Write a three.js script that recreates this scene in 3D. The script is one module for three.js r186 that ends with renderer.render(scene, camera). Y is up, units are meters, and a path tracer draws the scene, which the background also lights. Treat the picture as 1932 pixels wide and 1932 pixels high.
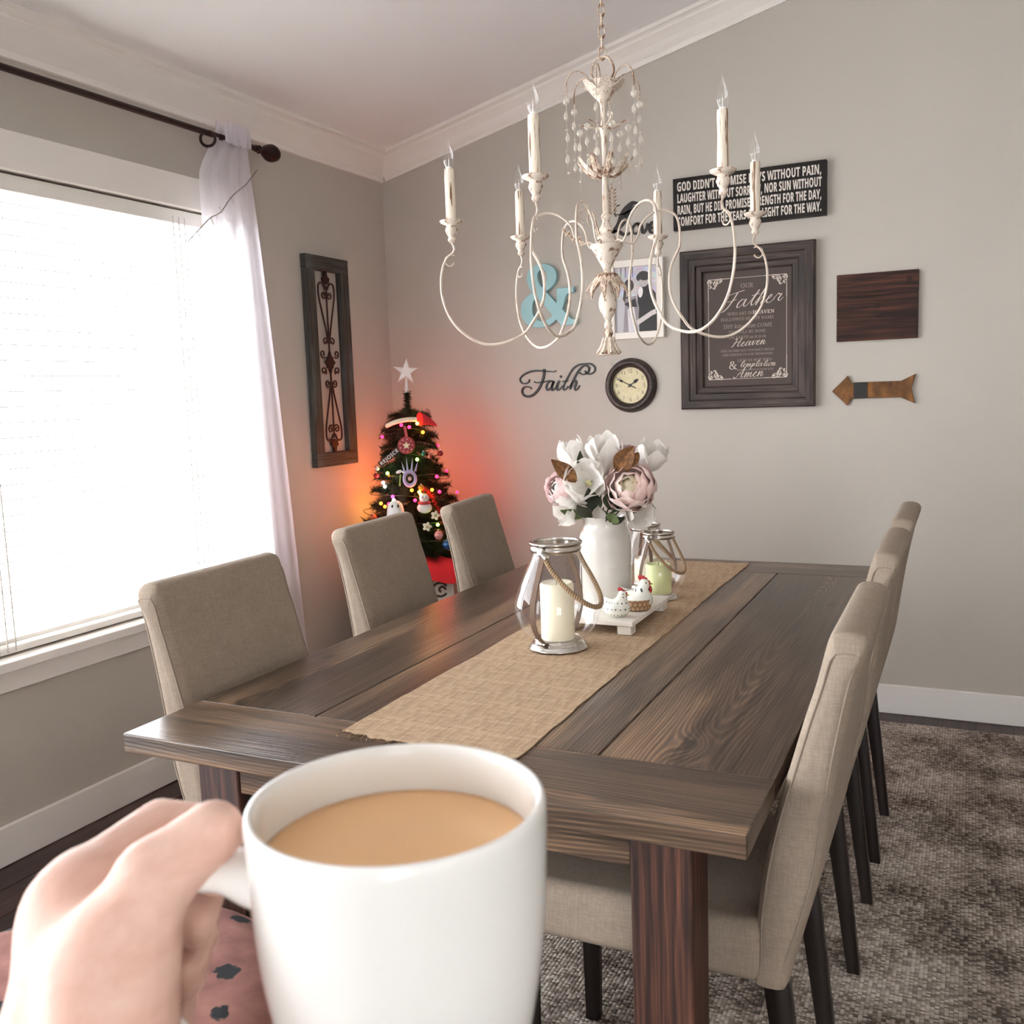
import * as THREE from 'three';
import { RoundedBoxGeometry } from 'three/addons/geometries/RoundedBoxGeometry.js';
import { mergeGeometries, mergeVertices } from 'three/addons/utils/BufferGeometryUtils.js';
import { MarchingCubes } from 'three/addons/objects/MarchingCubes.js';
import { FontLoader } from 'three/addons/loaders/FontLoader.js';
import { TextGeometry } from 'three/addons/geometries/TextGeometry.js';

// ------------------------------------------------------------------ camera, sky, exposure
const scene = new THREE.Scene();
const camera = new THREE.PerspectiveCamera(56.2, 1, 0.03, 60);
camera.rotation.order = 'YXZ';
const D = Math.PI / 180;
camera.position.set(0, 1.35, 0);
camera.rotation.set(-6.99 * D, 25.58 * D, -2.03 * D);
camera.focus = 2.6;
camera.userData.fStop = 22;
const SKY = 12.5;                                        // bright overcast sky beyond the windows
scene.background = new THREE.Color(0.955, 0.985, 1.03);
scene.backgroundIntensity = SKY;
const renderer = new THREE.WebGLRenderer({ antialias: true });
renderer.toneMapping = THREE.LinearToneMapping;
renderer.toneMappingExposure = 1.14;
renderer.shadowMap.enabled = true;

// ------------------------------------------------------------------ helpers
let seed = 7;
const rnd = () => { seed = (seed + 0x6d2b79f5) | 0; let t = Math.imul(seed ^ (seed >>> 15), 1 | seed); t = (t + Math.imul(t ^ (t >>> 7), 61 | t)) ^ t; return ((t ^ (t >>> 14)) >>> 0) / 4294967296; };
const rr = (a, b) => a + (b - a) * rnd();
const V = (x, y, z) => new THREE.Vector3(x, y, z);
const lerp = (a, b, t) => a + (b - a) * t, clamp = (x, a = 0, b = 1) => Math.min(b, Math.max(a, x));
const sstep = (a, b, x) => { const t = clamp((x - a) / (b - a)); return t * t * (3 - 2 * t); };
function hash(x, y, s) { let h = Math.imul(x, 374761393) ^ Math.imul(y, 668265263) ^ Math.imul(s, 1274126177); h = Math.imul(h ^ (h >>> 13), 1274126177); return ((h ^ (h >>> 16)) >>> 0) / 4294967296; }
function vnoise(x, y, px, py, s) {                        // value noise that repeats after px, py cells
  const xi = Math.floor(x), yi = Math.floor(y), fx = x - xi, fy = y - yi, u = fx * fx * (3 - 2 * fx), v = fy * fy * (3 - 2 * fy);
  const m = (a, n) => ((a % n) + n) % n, x0 = m(xi, px), x1 = m(xi + 1, px), y0 = m(yi, py), y1 = m(yi + 1, py);
  return lerp(lerp(hash(x0, y0, s), hash(x1, y0, s), u), lerp(hash(x0, y1, s), hash(x1, y1, s), u), v);
}
function fbm(x, y, px, py, s, o = 4) { let a = 0.5, sum = 0, n = 0; for (let i = 0; i < o; i++) { sum += a * vnoise(x, y, px, py, s + i * 17); n += a; x *= 2; y *= 2; px *= 2; py *= 2; a *= 0.5; } return sum / n; }
function tex(w, h, f, srgb = true) {                       // f(u, v) -> [r, g, b] 0..255
  const d = new Uint8Array(w * h * 4);
  for (let y = 0; y < h; y++) for (let x = 0; x < w; x++) { const c = f(x / w, y / h), i = (y * w + x) * 4; for (let k = 0; k < 3; k++) d[i + k] = clamp(Math.round(c[k] ?? c[0]), 0, 255); d[i + 3] = 255; }
  const t = new THREE.DataTexture(d, w, h); t.wrapS = t.wrapT = THREE.RepeatWrapping; t.magFilter = THREE.LinearFilter; t.minFilter = THREE.LinearMipmapLinearFilter; t.generateMipmaps = true;
  if (srgb) t.colorSpace = THREE.SRGBColorSpace; t.needsUpdate = true; return t;
}
const grey = (w, h, f) => tex(w, h, (u, v) => { const g = f(u, v) * 255; return [g, g, g]; }, false);
function canvasTex(w, h, draw) { const c = document.createElement('canvas'); c.width = w; c.height = h; draw(c.getContext('2d'), w, h); const t = new THREE.CanvasTexture(c); t.colorSpace = THREE.SRGBColorSpace; t.magFilter = THREE.LinearFilter; return t; }
const mix3 = (a, b, t) => [lerp(a[0], b[0], t), lerp(a[1], b[1], t), lerp(a[2], b[2], t)];
const std = (o) => new THREE.MeshStandardMaterial({ roughness: 0.7, ...o });
const phy = (o) => new THREE.MeshPhysicalMaterial({ roughness: 0.7, ...o });

const counts = {};
function numbered(n) { const k = counts[n] = (counts[n] ?? -1) + 1; return k ? n + '_' + String(k).padStart(3, '0') : n; }
function shadows(o) { o.castShadow = true; o.receiveShadow = true; return o; }
function tag(o, label, category, group, kind) { if (label) o.userData.label = label; if (category) o.userData.category = category; if (group) o.userData.group = group; if (kind) o.userData.kind = kind; return o; }
function thing(name, label, category, [x, y, z] = [0, 0, 0], turn = 0, group) { const o = new THREE.Group(); o.name = numbered(name); o.position.set(x, y, z); o.rotation.y = turn; scene.add(o); return tag(o, label, category, group); }
function part(name, geo, mat, parent) { const m = shadows(new THREE.Mesh(geo, mat)); m.name = name; parent.add(m); return m; }
function single(name, geo, mat, label, category, pos = [0, 0, 0], turn = 0, group) { const m = shadows(new THREE.Mesh(geo, mat)); m.name = numbered(name); m.position.set(...pos); m.rotation.y = turn; scene.add(m); return tag(m, label, category, group); }
function struct(name, geo, mat, pos = [0, 0, 0]) { const m = shadows(new THREE.Mesh(geo, mat)); m.name = name; m.position.set(...pos); m.userData.kind = 'structure'; scene.add(m); return m; }
const flat = (g) => { const n = g.index ? g.toNonIndexed() : g; for (const k of Object.keys(n.attributes)) if (!['position', 'normal', 'uv'].includes(k)) n.deleteAttribute(k); if (!n.attributes.uv) n.setAttribute('uv', new THREE.BufferAttribute(new Float32Array(n.attributes.position.count * 2), 2)); return n; };
const merge = (list) => mergeGeometries(list.map(flat), false);
const at = (g, x, y, z, rx = 0, ry = 0, rz = 0, s = 1) => { const m = new THREE.Matrix4().compose(V(x, y, z), new THREE.Quaternion().setFromEuler(new THREE.Euler(rx, ry, rz)), Array.isArray(s) ? V(...s) : V(s, s, s)); return g.clone().applyMatrix4(m); };
const box = (w, h, d, r = 0.003, seg = 2) => new RoundedBoxGeometry(w, h, d, seg, Math.min(r, w / 2.01, h / 2.01, d / 2.01));
const cyl = (r0, r1, h, n = 20, open = false) => new THREE.CylinderGeometry(r0, r1, h, n, 1, open);
const lathe = (pts, n = 32) => new THREE.LatheGeometry(pts.map(([x, y]) => new THREE.Vector2(x, y)), n);
const lathes = (pts, n = 32, sub = 5) => { const c = new THREE.SplineCurve(pts.map(([x, y]) => new THREE.Vector2(x, y))); return new THREE.LatheGeometry(c.getPoints(pts.length * sub).map((p) => new THREE.Vector2(Math.max(p.x, 0), p.y)), n); };
// uv in metres from the faces' own axes: v runs along the grain
function uvBox(g, grain = 'y', su = 1, sv = 1, ou = 0, ov = 0) {
  g = flat(g); const p = g.attributes.position, n = g.attributes.normal, uv = g.attributes.uv, A = ['x', 'y', 'z'], G = A.indexOf(grain);
  const c = (i, k) => p.array[i * 3 + k];
  for (let t = 0; t < p.count; t += 3) {
    const nn = [0, 1, 2].map((k) => Math.abs(n.array[t * 3 + k] + n.array[t * 3 + 3 + k] + n.array[t * 3 + 6 + k])), N = nn.indexOf(Math.max(...nn));
    const rest = [0, 1, 2].filter((k) => k !== N && k !== G), a = rest.length > 1 ? rest[0] : rest[0], b = N === G ? rest[1] : G;
    for (let i = t; i < t + 3; i++) uv.setXY(i, c(i, a) * su + ou, c(i, b) * sv + ov);
  }
  return g;
}
function tube(pts, r, seg = 40, rad = 8, closed = false) { const c = new THREE.CatmullRomCurve3(pts.map((p) => (p.isVector3 ? p : V(...p))), closed); return new THREE.TubeGeometry(c, seg, r, rad, closed); }
function taper(pts, rf, seg = 40, rad = 8) {               // tube whose radius is rf(t), ends closed
  const c = new THREE.CatmullRomCurve3(pts.map((p) => (p.isVector3 ? p : V(...p)))), g = new THREE.TubeGeometry(c, seg, 1, rad, false), p = g.attributes.position;
  for (let i = 0; i <= seg; i++) { const o = c.getPointAt(i / seg), r = rf(i / seg); for (let j = 0; j <= rad; j++) { const k = i * (rad + 1) + j; p.setXYZ(k, o.x + (p.getX(k) - o.x) * r, o.y + (p.getY(k) - o.y) * r, o.z + (p.getZ(k) - o.z) * r); } }
  g.computeVertexNormals(); return g;
}
function gridGeo(nu, nv, f, thick = 0) {                   // surface f(u, v) -> Vector3
  const pos = [], uv = [], idx = [];
  for (let j = 0; j <= nv; j++) for (let i = 0; i <= nu; i++) { const p = f(i / nu, j / nv); pos.push(p.x, p.y, p.z); uv.push(i / nu, j / nv); }
  for (let j = 0; j < nv; j++) for (let i = 0; i < nu; i++) { const a = j * (nu + 1) + i, b = a + 1, c = a + nu + 1, d = c + 1; idx.push(a, b, c, b, d, c); }
  const g = new THREE.BufferGeometry(); g.setAttribute('position', new THREE.Float32BufferAttribute(pos, 3)); g.setAttribute('uv', new THREE.Float32BufferAttribute(uv, 2)); g.setIndex(idx); g.computeVertexNormals();
  if (!thick) return g;
  const n = g.attributes.normal, P = [...pos], U = [...uv], I = [...idx], N0 = pos.length / 3;
  for (let k = 0; k < N0; k++) { P.push(pos[k * 3] - n.getX(k) * thick, pos[k * 3 + 1] - n.getY(k) * thick, pos[k * 3 + 2] - n.getZ(k) * thick); U.push(uv[k * 2], uv[k * 2 + 1]); }
  for (let k = 0; k < idx.length; k += 3) I.push(N0 + idx[k], N0 + idx[k + 2], N0 + idx[k + 1]);
  const rim = []; for (let i = 0; i < nu; i++) rim.push([i, i + 1]); for (let j = 0; j < nv; j++) rim.push([j * (nu + 1) + nu, (j + 1) * (nu + 1) + nu]); for (let i = nu; i > 0; i--) rim.push([nv * (nu + 1) + i, nv * (nu + 1) + i - 1]); for (let j = nv; j > 0; j--) rim.push([j * (nu + 1), (j - 1) * (nu + 1)]);
  for (const [a, b] of rim) I.push(a, N0 + a, b, b, N0 + a, N0 + b);
  const h = new THREE.BufferGeometry(); h.setAttribute('position', new THREE.Float32BufferAttribute(P, 3)); h.setAttribute('uv', new THREE.Float32BufferAttribute(U, 2)); h.setIndex(I); const q = h.toNonIndexed(); q.computeVertexNormals(); return mergeSmooth(q);
}
function mergeSmooth(g, angle = 50) {                      // smooth normals, kept apart across sharp edges
  const p = g.attributes.position, n = new Float32Array(p.count * 3), key = {}, fn = [], a = V(0, 0, 0), b = V(0, 0, 0), c = V(0, 0, 0), cos = Math.cos(angle * D);
  for (let t = 0; t < p.count; t += 3) { a.fromBufferAttribute(p, t); b.fromBufferAttribute(p, t + 1); c.fromBufferAttribute(p, t + 2); const f = b.clone().sub(a).cross(c.clone().sub(a)); fn.push(f); for (let i = t; i < t + 3; i++) { const k = Math.round(p.getX(i) * 2e4) + ',' + Math.round(p.getY(i) * 2e4) + ',' + Math.round(p.getZ(i) * 2e4); (key[k] ??= []).push(t / 3); } }
  for (let i = 0; i < p.count; i++) { const k = Math.round(p.getX(i) * 2e4) + ',' + Math.round(p.getY(i) * 2e4) + ',' + Math.round(p.getZ(i) * 2e4), f = fn[Math.floor(i / 3)], L = f.length() || 1, s = V(0, 0, 0); for (const t of key[k]) if (fn[t].dot(f) >= cos * (fn[t].length() || 1) * L) s.add(fn[t]); s.normalize(); n[i * 3] = s.x; n[i * 3 + 1] = s.y; n[i * 3 + 2] = s.z; }
  g.setAttribute('normal', new THREE.BufferAttribute(n, 3)); return g;
}
// flat cut-out lettering: a stroke of varying width w(t) with thickness th, lying in the xy plane
function stroke(pts, w, th, seg = 40) {
  const c = new THREE.CatmullRomCurve3(pts.map(([x, y]) => V(x, y, 0))), L = [], R = [];
  for (let i = 0; i <= seg; i++) { const t = i / seg, p = c.getPointAt(t), d = c.getTangentAt(t), h = (typeof w === 'function' ? w(t) : w) / 2; L.push([p.x - d.y * h, p.y + d.x * h]); R.push([p.x + d.y * h, p.y - d.x * h]); }
  const pos = [], idx = []; for (let i = 0; i <= seg; i++) { pos.push(...L[i], 0, ...R[i], 0, ...R[i], -th, ...L[i], -th); }
  for (let i = 0; i < seg; i++) { const a = i * 4, b = a + 4; for (let k = 0; k < 4; k++) { const k2 = (k + 1) % 4; idx.push(a + k, a + k2, b + k, b + k, a + k2, b + k2); } }
  const e = seg * 4; idx.push(0, 3, 1, 1, 3, 2, e, e + 1, e + 3, e + 1, e + 2, e + 3);
  const g = new THREE.BufferGeometry(); g.setAttribute('position', new THREE.Float32BufferAttribute(pos, 3)); g.setIndex(idx); const q = g.toNonIndexed(); q.computeVertexNormals(); return flat(q);
}
// closed surface of a distance field
function field(f, c, half, cell) {
  const n = Math.ceil((2 * half) / cell) + 4, m = new MarchingCubes(n, new THREE.MeshBasicMaterial(), false, false, 200000), h = n / 2, s = (n * cell) / 2;
  m.isolation = 0; let i = 0;
  for (let z = 0; z < n; z++) for (let y = 0; y < n; y++) for (let x = 0; x < n; x++) m.field[i++] = -f(c[0] + ((x - h) / h) * s, c[1] + ((y - h) / h) * s, c[2] + ((z - h) / h) * s);
  m.update(); const p = new Float32Array(m.count * 3); for (let k = 0; k < m.count; k++) for (let a = 0; a < 3; a++) p[k * 3 + a] = m.positionArray[k * 3 + a] * s + c[a];
  let g = new THREE.BufferGeometry(); g.setAttribute('position', new THREE.BufferAttribute(p, 3)); g = mergeVertices(g, cell * 0.02); g.computeVertexNormals(); return flat(g);
}
const smin = (a, b, k) => { const h = clamp(0.5 + (0.5 * (b - a)) / k); return lerp(b, a, h) - k * h * (1 - h); };
function capsule(x, y, z, A, B, ra, rb) { const bx = B[0] - A[0], by = B[1] - A[1], bz = B[2] - A[2], px = x - A[0], py = y - A[1], pz = z - A[2], t = clamp((px * bx + py * by + pz * bz) / (bx * bx + by * by + bz * bz)); return Math.hypot(px - bx * t, py - by * t, pz - bz * t) - lerp(ra, rb, t); }
const ell = (x, y, z, c, r) => { const a = (x - c[0]) / r[0], b = (y - c[1]) / r[1], d = (z - c[2]) / r[2], k = Math.hypot(a, b, d); return (k - 1) * Math.min(...r); };

// ------------------------------------------------------------------ textures and materials
const TX = {};
{ // dark-stained pine: four boards side by side across u, 2 m of length along v
  const pal = [[50, 41, 34], [98, 79, 64], [158, 126, 97]];
  const board = [{ c: 0.35, h: 0.030, s: 3 }, { c: 0.62, h: 0.045, s: 31 }, { c: 0.42, h: 0.022, s: 57 }, { c: 0.55, h: 0.034, s: 83 }];
  const knots = [[[0.2, 0.33], [0.7, 0.71]], [[0.3, 0.12], [0.72, 0.55]], [[0.5, 0.47], [0.2, 0.86]], [[0.45, 0.36], [0.75, 0.8]]];
  const val = new Float32Array(1024 * 2048);
  TX.wood = tex(1024, 2048, (u, v) => {
    const k = Math.min(3, Math.floor(u * 4)), b = board[k], uu = u * 4 - k, x = (uu - b.c) * 0.285;
    let rho = Math.sqrt(x * x * 1.6 + b.h * b.h) + 0.03 * Math.sin(v * 6.283 + k * 1.7) + 0.035 * (fbm(uu * 2, v * 4, 64, 4, b.s, 3) - 0.5), knot = 0;
    for (const [ku, kv] of knots[k]) { const dx = (uu - ku) * 0.285, dy = (v - kv) * 2 * 0.55, d = Math.hypot(dx, dy); rho += 0.03 * Math.exp(-d * d / 0.0011); knot = Math.max(knot, sstep(0.017, 0.006, d)); }
    const ring = 0.5 + 0.5 * Math.sin((rho + 0.006 * fbm(uu * 6, v * 3, 64, 3, b.s + 2, 2)) * 6.283 / 0.0085), late = Math.pow(ring, 2.2);
    const fib = fbm(u * 300, v * 14, 300, 14, 5, 3), blot = fbm(uu * 2.2, v * 5, 64, 5, b.s + 7, 3);
    const pat = fbm(uu * 3.5 + 9, v * 3, 64, 3, b.s + 21, 4); let t = 0.06 + 0.50 * blot + 0.34 * sstep(0.46, 0.74, pat) + 0.32 * (late - 0.4) * (0.45 + pat) + 0.6 * (fib - 0.5);
    t = clamp(t - 0.45 * knot); val[(Math.floor(v * 2048) * 1024 + Math.floor(u * 1024))] = t;
    return t < 0.5 ? mix3(pal[0], pal[1], t * 2) : mix3(pal[1], pal[2], t * 2 - 1);
  });
  TX.woodBump = grey(512, 1024, (u, v) => val[Math.floor(v * 2048) * 1024 + Math.floor(u * 1024)]);
}
TX.legWood = tex(256, 512, (u, v) => { const s = fbm(u * 26, v * 3, 26, 3, 11, 3), f = fbm(u * 90, v * 8, 90, 8, 21, 2), k = sstep(0.06, 0.02, Math.hypot(u - 0.62, (v - 0.55) * 3)) + sstep(0.05, 0.02, Math.hypot(u - 0.3, (v - 0.2) * 3)); return mix3([40, 23, 18], [118, 74, 56], clamp(0.12 + sstep(0.3, 0.75, s) * 0.5 + (f - 0.5) * 0.9 - 0.4 * k)); });
TX.linen = tex(512, 512, (u, v) => { const a = fbm(u * 128, v * 16, 128, 16, 3, 2), b = fbm(u * 16, v * 128, 16, 128, 9, 2), c = fbm(u * 6, v * 6, 6, 6, 5, 3); const t = clamp(0.5 + (a - 0.5) * 0.55 + (b - 0.5) * 0.55 + (c - 0.5) * 0.25); return mix3([134, 119, 104], [162, 146, 130], t); });
TX.linenBump = grey(256, 256, (u, v) => 0.5 + 0.25 * Math.sin(u * 6.283 * 64) * Math.sin(v * 6.283 * 64) + 0.4 * (fbm(u * 32, v * 32, 32, 32, 2, 2) - 0.5));
TX.burlap = tex(512, 512, (u, v) => { const n = 46, wu = u * n, wv = v * n, over = ((Math.floor(wu) + Math.floor(wv)) & 1) === 0; const hu = Math.abs((wu % 1) - 0.5), hv = Math.abs((wv % 1) - 0.5), hole = sstep(0.36, 0.5, Math.min(hu, 1)) * sstep(0.36, 0.5, hv); const a = over ? fbm(wu, v * 6, n, 6, 4, 2) : fbm(u * 6, wv, 6, n, 8, 2); const t = clamp(0.55 + (a - 0.5) * 1.0 + (over ? 0.06 : -0.05) - 0.7 * hole); return mix3([142, 114, 86], [208, 181, 150], t); });
TX.burlapBump = grey(512, 512, (u, v) => { const n = 46, wu = u * n, wv = v * n, over = ((Math.floor(wu) + Math.floor(wv)) & 1) === 0; const hu = Math.abs((wu % 1) - 0.5), hv = Math.abs((wv % 1) - 0.5); return over ? Math.cos(hu * 2.6) : 0.8 * Math.cos(hv * 2.6); });
TX.rug = tex(512, 512, (u, v) => { const n = 64, x = Math.floor(u * n), y = Math.floor(v * n * 1.5), p = hash(x, y, 3), b = fbm(u * 5, v * 5, 5, 5, 6, 3), t = clamp(p * 0.75 + (b - 0.5) * 1.1 + 0.08); const c = t < 0.35 ? mix3([84, 74, 66], [146, 132, 120], t / 0.35) : mix3([146, 132, 120], [222, 212, 200], (t - 0.35) / 0.65); const e = Math.min((u * n) % 1, 1 - ((u * n) % 1)) < 0.12 ? 0.8 : 1; return c.map((k) => k * e); });
TX.rugBump = grey(512, 512, (u, v) => { const n = 64; return Math.abs(Math.sin(u * Math.PI * n)) * 0.6 + 0.4 * Math.abs(Math.sin(v * Math.PI * n * 1.5)) + 0.3 * (vnoise(u * 256, v * 256, 256, 256, 2) - 0.5); });
TX.peel = grey(512, 512, (u, v) => 0.6 * fbm(u * 48, v * 48, 48, 48, 1, 3) + 0.4 * fbm(u * 120, v * 120, 120, 120, 5, 2));
TX.floor = tex(256, 1024, (u, v) => { const s = fbm(u * 24, v * 4, 24, 4, 12, 4), c = fbm(u * 3, v * 3, 3, 3, 8, 3); return mix3([38, 27, 27], [84, 62, 58], clamp(0.3 + (s - 0.5) * 1.3 + (c - 0.5) * 0.6)); });
TX.worn = tex(512, 512, (u, v) => { const a = fbm(u * 14, v * 14, 14, 14, 6, 5), b = fbm(u * 70, v * 20, 70, 20, 2, 3), w = sstep(0.6, 0.7, a * 0.75 + b * 0.3); const base = mix3([232, 220, 206], [214, 199, 182], fbm(u * 9, v * 9, 9, 9, 4, 3)); return mix3(base, [138, 104, 80], w * 0.85); });
TX.wornMore = tex(256, 256, (u, v) => { const a = fbm(u * 8, v * 8, 8, 8, 16, 4), b = fbm(u * 40, v * 6, 40, 6, 12, 3), w = sstep(0.42, 0.62, a * 0.6 + b * 0.42); return mix3([222, 205, 186], [124, 88, 64], w); });
TX.sleeve = tex(256, 256, (u, v) => { const a = fbm(u * 22, v * 2, 22, 2, 16, 4), w = sstep(0.58, 0.72, a); return mix3([232, 219, 200], [120, 84, 58], w * 0.9); });
TX.frameWood = tex(512, 512, (u, v) => { const s = fbm(u * 60, v * 5, 60, 5, 10, 4), c = fbm(u * 4, v * 4, 4, 4, 7, 3); return mix3([34, 26, 23], [96, 78, 68], clamp(0.36 + (s - 0.5) * 1.5 + (c - 0.5) * 0.7)); });
TX.greyWood = tex(512, 512, (u, v) => { const s = fbm(u * 70, v * 5, 70, 5, 20, 4), c = fbm(u * 5, v * 5, 5, 5, 27, 3); return mix3(mix3([38, 37, 34], [92, 90, 84], clamp(0.4 + (s - 0.5) * 1.6)), [78, 88, 88], sstep(0.45, 0.7, c) * 0.8); });
TX.rope = tex(64, 64, (u, v) => { const t = (u * 1 + v) % 1, e = Math.abs(t - 0.5) * 2, f = hash(Math.floor(u * 64), Math.floor(v * 64), 5); return mix3([178, 150, 116], [92, 70, 50], clamp(Math.pow(e, 2.2) + (f - 0.5) * 0.3)); });
TX.petal = tex(128, 128, (u, v) => { const s = fbm(u * 40, v * 3, 40, 3, 10, 3); const g = 244 + (s - 0.5) * 22; return [g, g, g]; });
TX.skin = tex(256, 256, (u, v) => { const a = fbm(u * 12, v * 12, 12, 12, 3, 4), b = fbm(u * 60, v * 60, 60, 60, 8, 2); return mix3([214, 168, 149], [230, 192, 175], clamp(0.5 + (a - 0.5) * 1.2 + (b - 0.5) * 0.4)); });
TX.leaf = tex(128, 128, (u, v) => { const a = fbm(u * 6, v * 20, 6, 20, 3, 4); return mix3([74, 46, 22], [146, 98, 50], clamp(a * 1.3 - 0.1 + 0.4 * sstep(0.06, 0, Math.abs(u - 0.5)))); });
TX.blots = tex(512, 512, (u, v) => { const c = fbm(u * 9, v * 9, 9, 9, 3, 4); let k = 0; for (const [x, y, r] of [[0.13, 0.2, 0.06], [0.55, 0.12, 0.055], [0.82, 0.3, 0.05], [0.3, 0.45, 0.05], [0.62, 0.55, 0.06], [0.1, 0.72, 0.05], [0.42, 0.8, 0.06], [0.85, 0.78, 0.055]]) { const d = Math.hypot(u - x, v - y) + (fbm(u * 30, v * 30, 30, 30, 9, 2) - 0.5) * 0.05; k = Math.max(k, sstep(r, r - 0.018, d)); } return mix3(mix3([112, 70, 64], [160, 112, 100], c), [22, 22, 26], k); });
TX.enamel = tex(512, 512, (u, v) => { let k = 0; for (let i = 0; i < 22; i++) { const x = hash(i, 1, 9), y = hash(i, 2, 9), r = 0.004 + 0.010 * hash(i, 3, 9) ** 3; k = Math.max(k, sstep(r, r * 0.6, Math.hypot((u - x) * 1.5, v - y) + (vnoise(u * 90, v * 90, 90, 90, 3) - 0.5) * 0.006)); } const b = fbm(u * 5, v * 5, 5, 5, 2, 3); return mix3(mix3([198, 192, 184], [213, 208, 200], b), [40, 32, 28], k); });
TX.dots = tex(512, 256, (u, v) => { const n = 16, m = 8, row = Math.floor(v * m), x = (u * n + (row & 1) * 0.5) % 1, y = (v * m) % 1; const d = Math.hypot(x - 0.5, y - 0.5); return mix3([232, 232, 220], [26, 26, 26], sstep(0.15, 0.1, d)); });
TX.basket = tex(256, 256, (u, v) => { const a = Math.abs(Math.sin(u * 6.283 * 5 + (Math.floor(v * 10) & 1) * 1.57)), b = Math.abs(Math.sin(v * 6.283 * 5)); return mix3([112, 74, 48], [198, 164, 128], clamp(a * 0.6 + b * 0.35)); });
TX.scroll = canvasTex(256, 384, (c, w, h) => { c.fillStyle = '#cfc5ba'; c.fillRect(0, 0, w, h); c.strokeStyle = '#4b4340'; for (let y = 0; y < 4; y++) for (let x = 0; x < 2; x++) { const X = 64 + x * 128, Y = 48 + y * 96; c.lineWidth = 6; c.beginPath(); c.arc(X, Y, 20, 0.6, 5.8); c.stroke(); c.beginPath(); c.arc(X + 6, Y, 8, 2, 6.5); c.stroke(); c.beginPath(); c.moveTo(X + 26, Y + 28); c.bezierCurveTo(X + 40, Y + 46, X - 6, Y + 40, X + 10, Y + 66); c.stroke(); } });
const rep = (t, a, b) => { const c = t.clone(); c.repeat.set(a, b); c.needsUpdate = true; return c; };

const M = {
  wallPaint: std({ color: 0xbdb6ac, roughness: 0.85, bumpMap: TX.peel, bumpScale: 0.0006 }),
  ceiling: std({ color: 0xf3f3f3, roughness: 0.9, bumpMap: TX.peel, bumpScale: 0.0006 }),
  trim: std({ color: 0xece7e1, roughness: 0.45 }),
  wood: std({ map: TX.wood, roughness: 0.3, bumpMap: TX.woodBump, bumpScale: 0.0005 }),
  legWood: std({ map: TX.legWood, roughness: 0.55 }),
  floor: std({ map: TX.floor, roughness: 0.4 }),
  linen: std({ map: TX.linen, roughness: 0.95, bumpMap: TX.linenBump, bumpScale: 0.0005 }),
  darkLeg: std({ color: 0x1d1513, roughness: 0.45 }),
  burlap: std({ map: TX.burlap, roughness: 0.95, bumpMap: TX.burlapBump, bumpScale: 0.0008 }),
  rug: std({ map: TX.rug, roughness: 1, bumpMap: TX.rugBump, bumpScale: 0.004 }),
  sheer: phy({ color: 0xf7f5fb, roughness: 0.68, transmission: 0.75, thickness: 0, side: THREE.DoubleSide }),
  bronze: std({ color: 0x2a1c1a, roughness: 0.4, metalness: 0.5 }),
  glass: phy({ color: 0xffffff, roughness: 0.02, transmission: 1, thickness: 0, ior: 1.5 }),
  blind: std({ color: 0xf2efe9, roughness: 0.5 }),
  worn: std({ map: TX.worn, roughness: 0.75 }),
  wornMore: std({ map: TX.wornMore, roughness: 0.8, side: THREE.DoubleSide }),
  sleeve: std({ map: TX.sleeve, roughness: 0.6 }),
  crystal: phy({ color: 0xfbf7f0, roughness: 0.08, transmission: 0.75, thickness: 0, ior: 1.5 }),
  brass: std({ color: 0xb08d57, roughness: 0.35, metalness: 0.8 }),
  black: std({ color: 0x17120f, roughness: 0.5 }),
  teal: std({ color: 0x9cc7cb, roughness: 0.55 }),
  frameWood: std({ map: TX.frameWood, roughness: 0.6 }),
  greyWood: std({ map: TX.greyWood, roughness: 0.8 }),
  iron: std({ color: 0x3a2724, roughness: 0.6, metalness: 0.4 }),
  whiteWood: std({ color: 0xe9e2d8, roughness: 0.5 }),
  enamel: phy({ map: TX.enamel, roughness: 0.25, clearcoat: 0.5 }),
  nickel: std({ color: 0xcac4bc, roughness: 0.22, metalness: 1 }),
  wax: phy({ color: 0xf6efd6, roughness: 0.5, transmission: 0 }),
  waxGreen: phy({ color: 0xe9efb4, roughness: 0.5 }),
  rope: std({ map: rep(TX.rope, 60, 2), roughness: 0.9, bumpMap: rep(TX.rope, 60, 2), bumpScale: 0.0012 }),
  strap: std({ color: 0x6d5646, roughness: 0.7 }),
  porcelain: phy({ color: 0xf5f3ee, roughness: 0.22, clearcoat: 0.4, clearcoatRoughness: 0.1 }),
  red: std({ color: 0xa92226, roughness: 0.4 }),
  needle: std({ color: 0x1e2d1a, roughness: 0.8, side: THREE.DoubleSide }),
  bark: std({ color: 0x3a2b20, roughness: 0.9 }),
};
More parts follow.
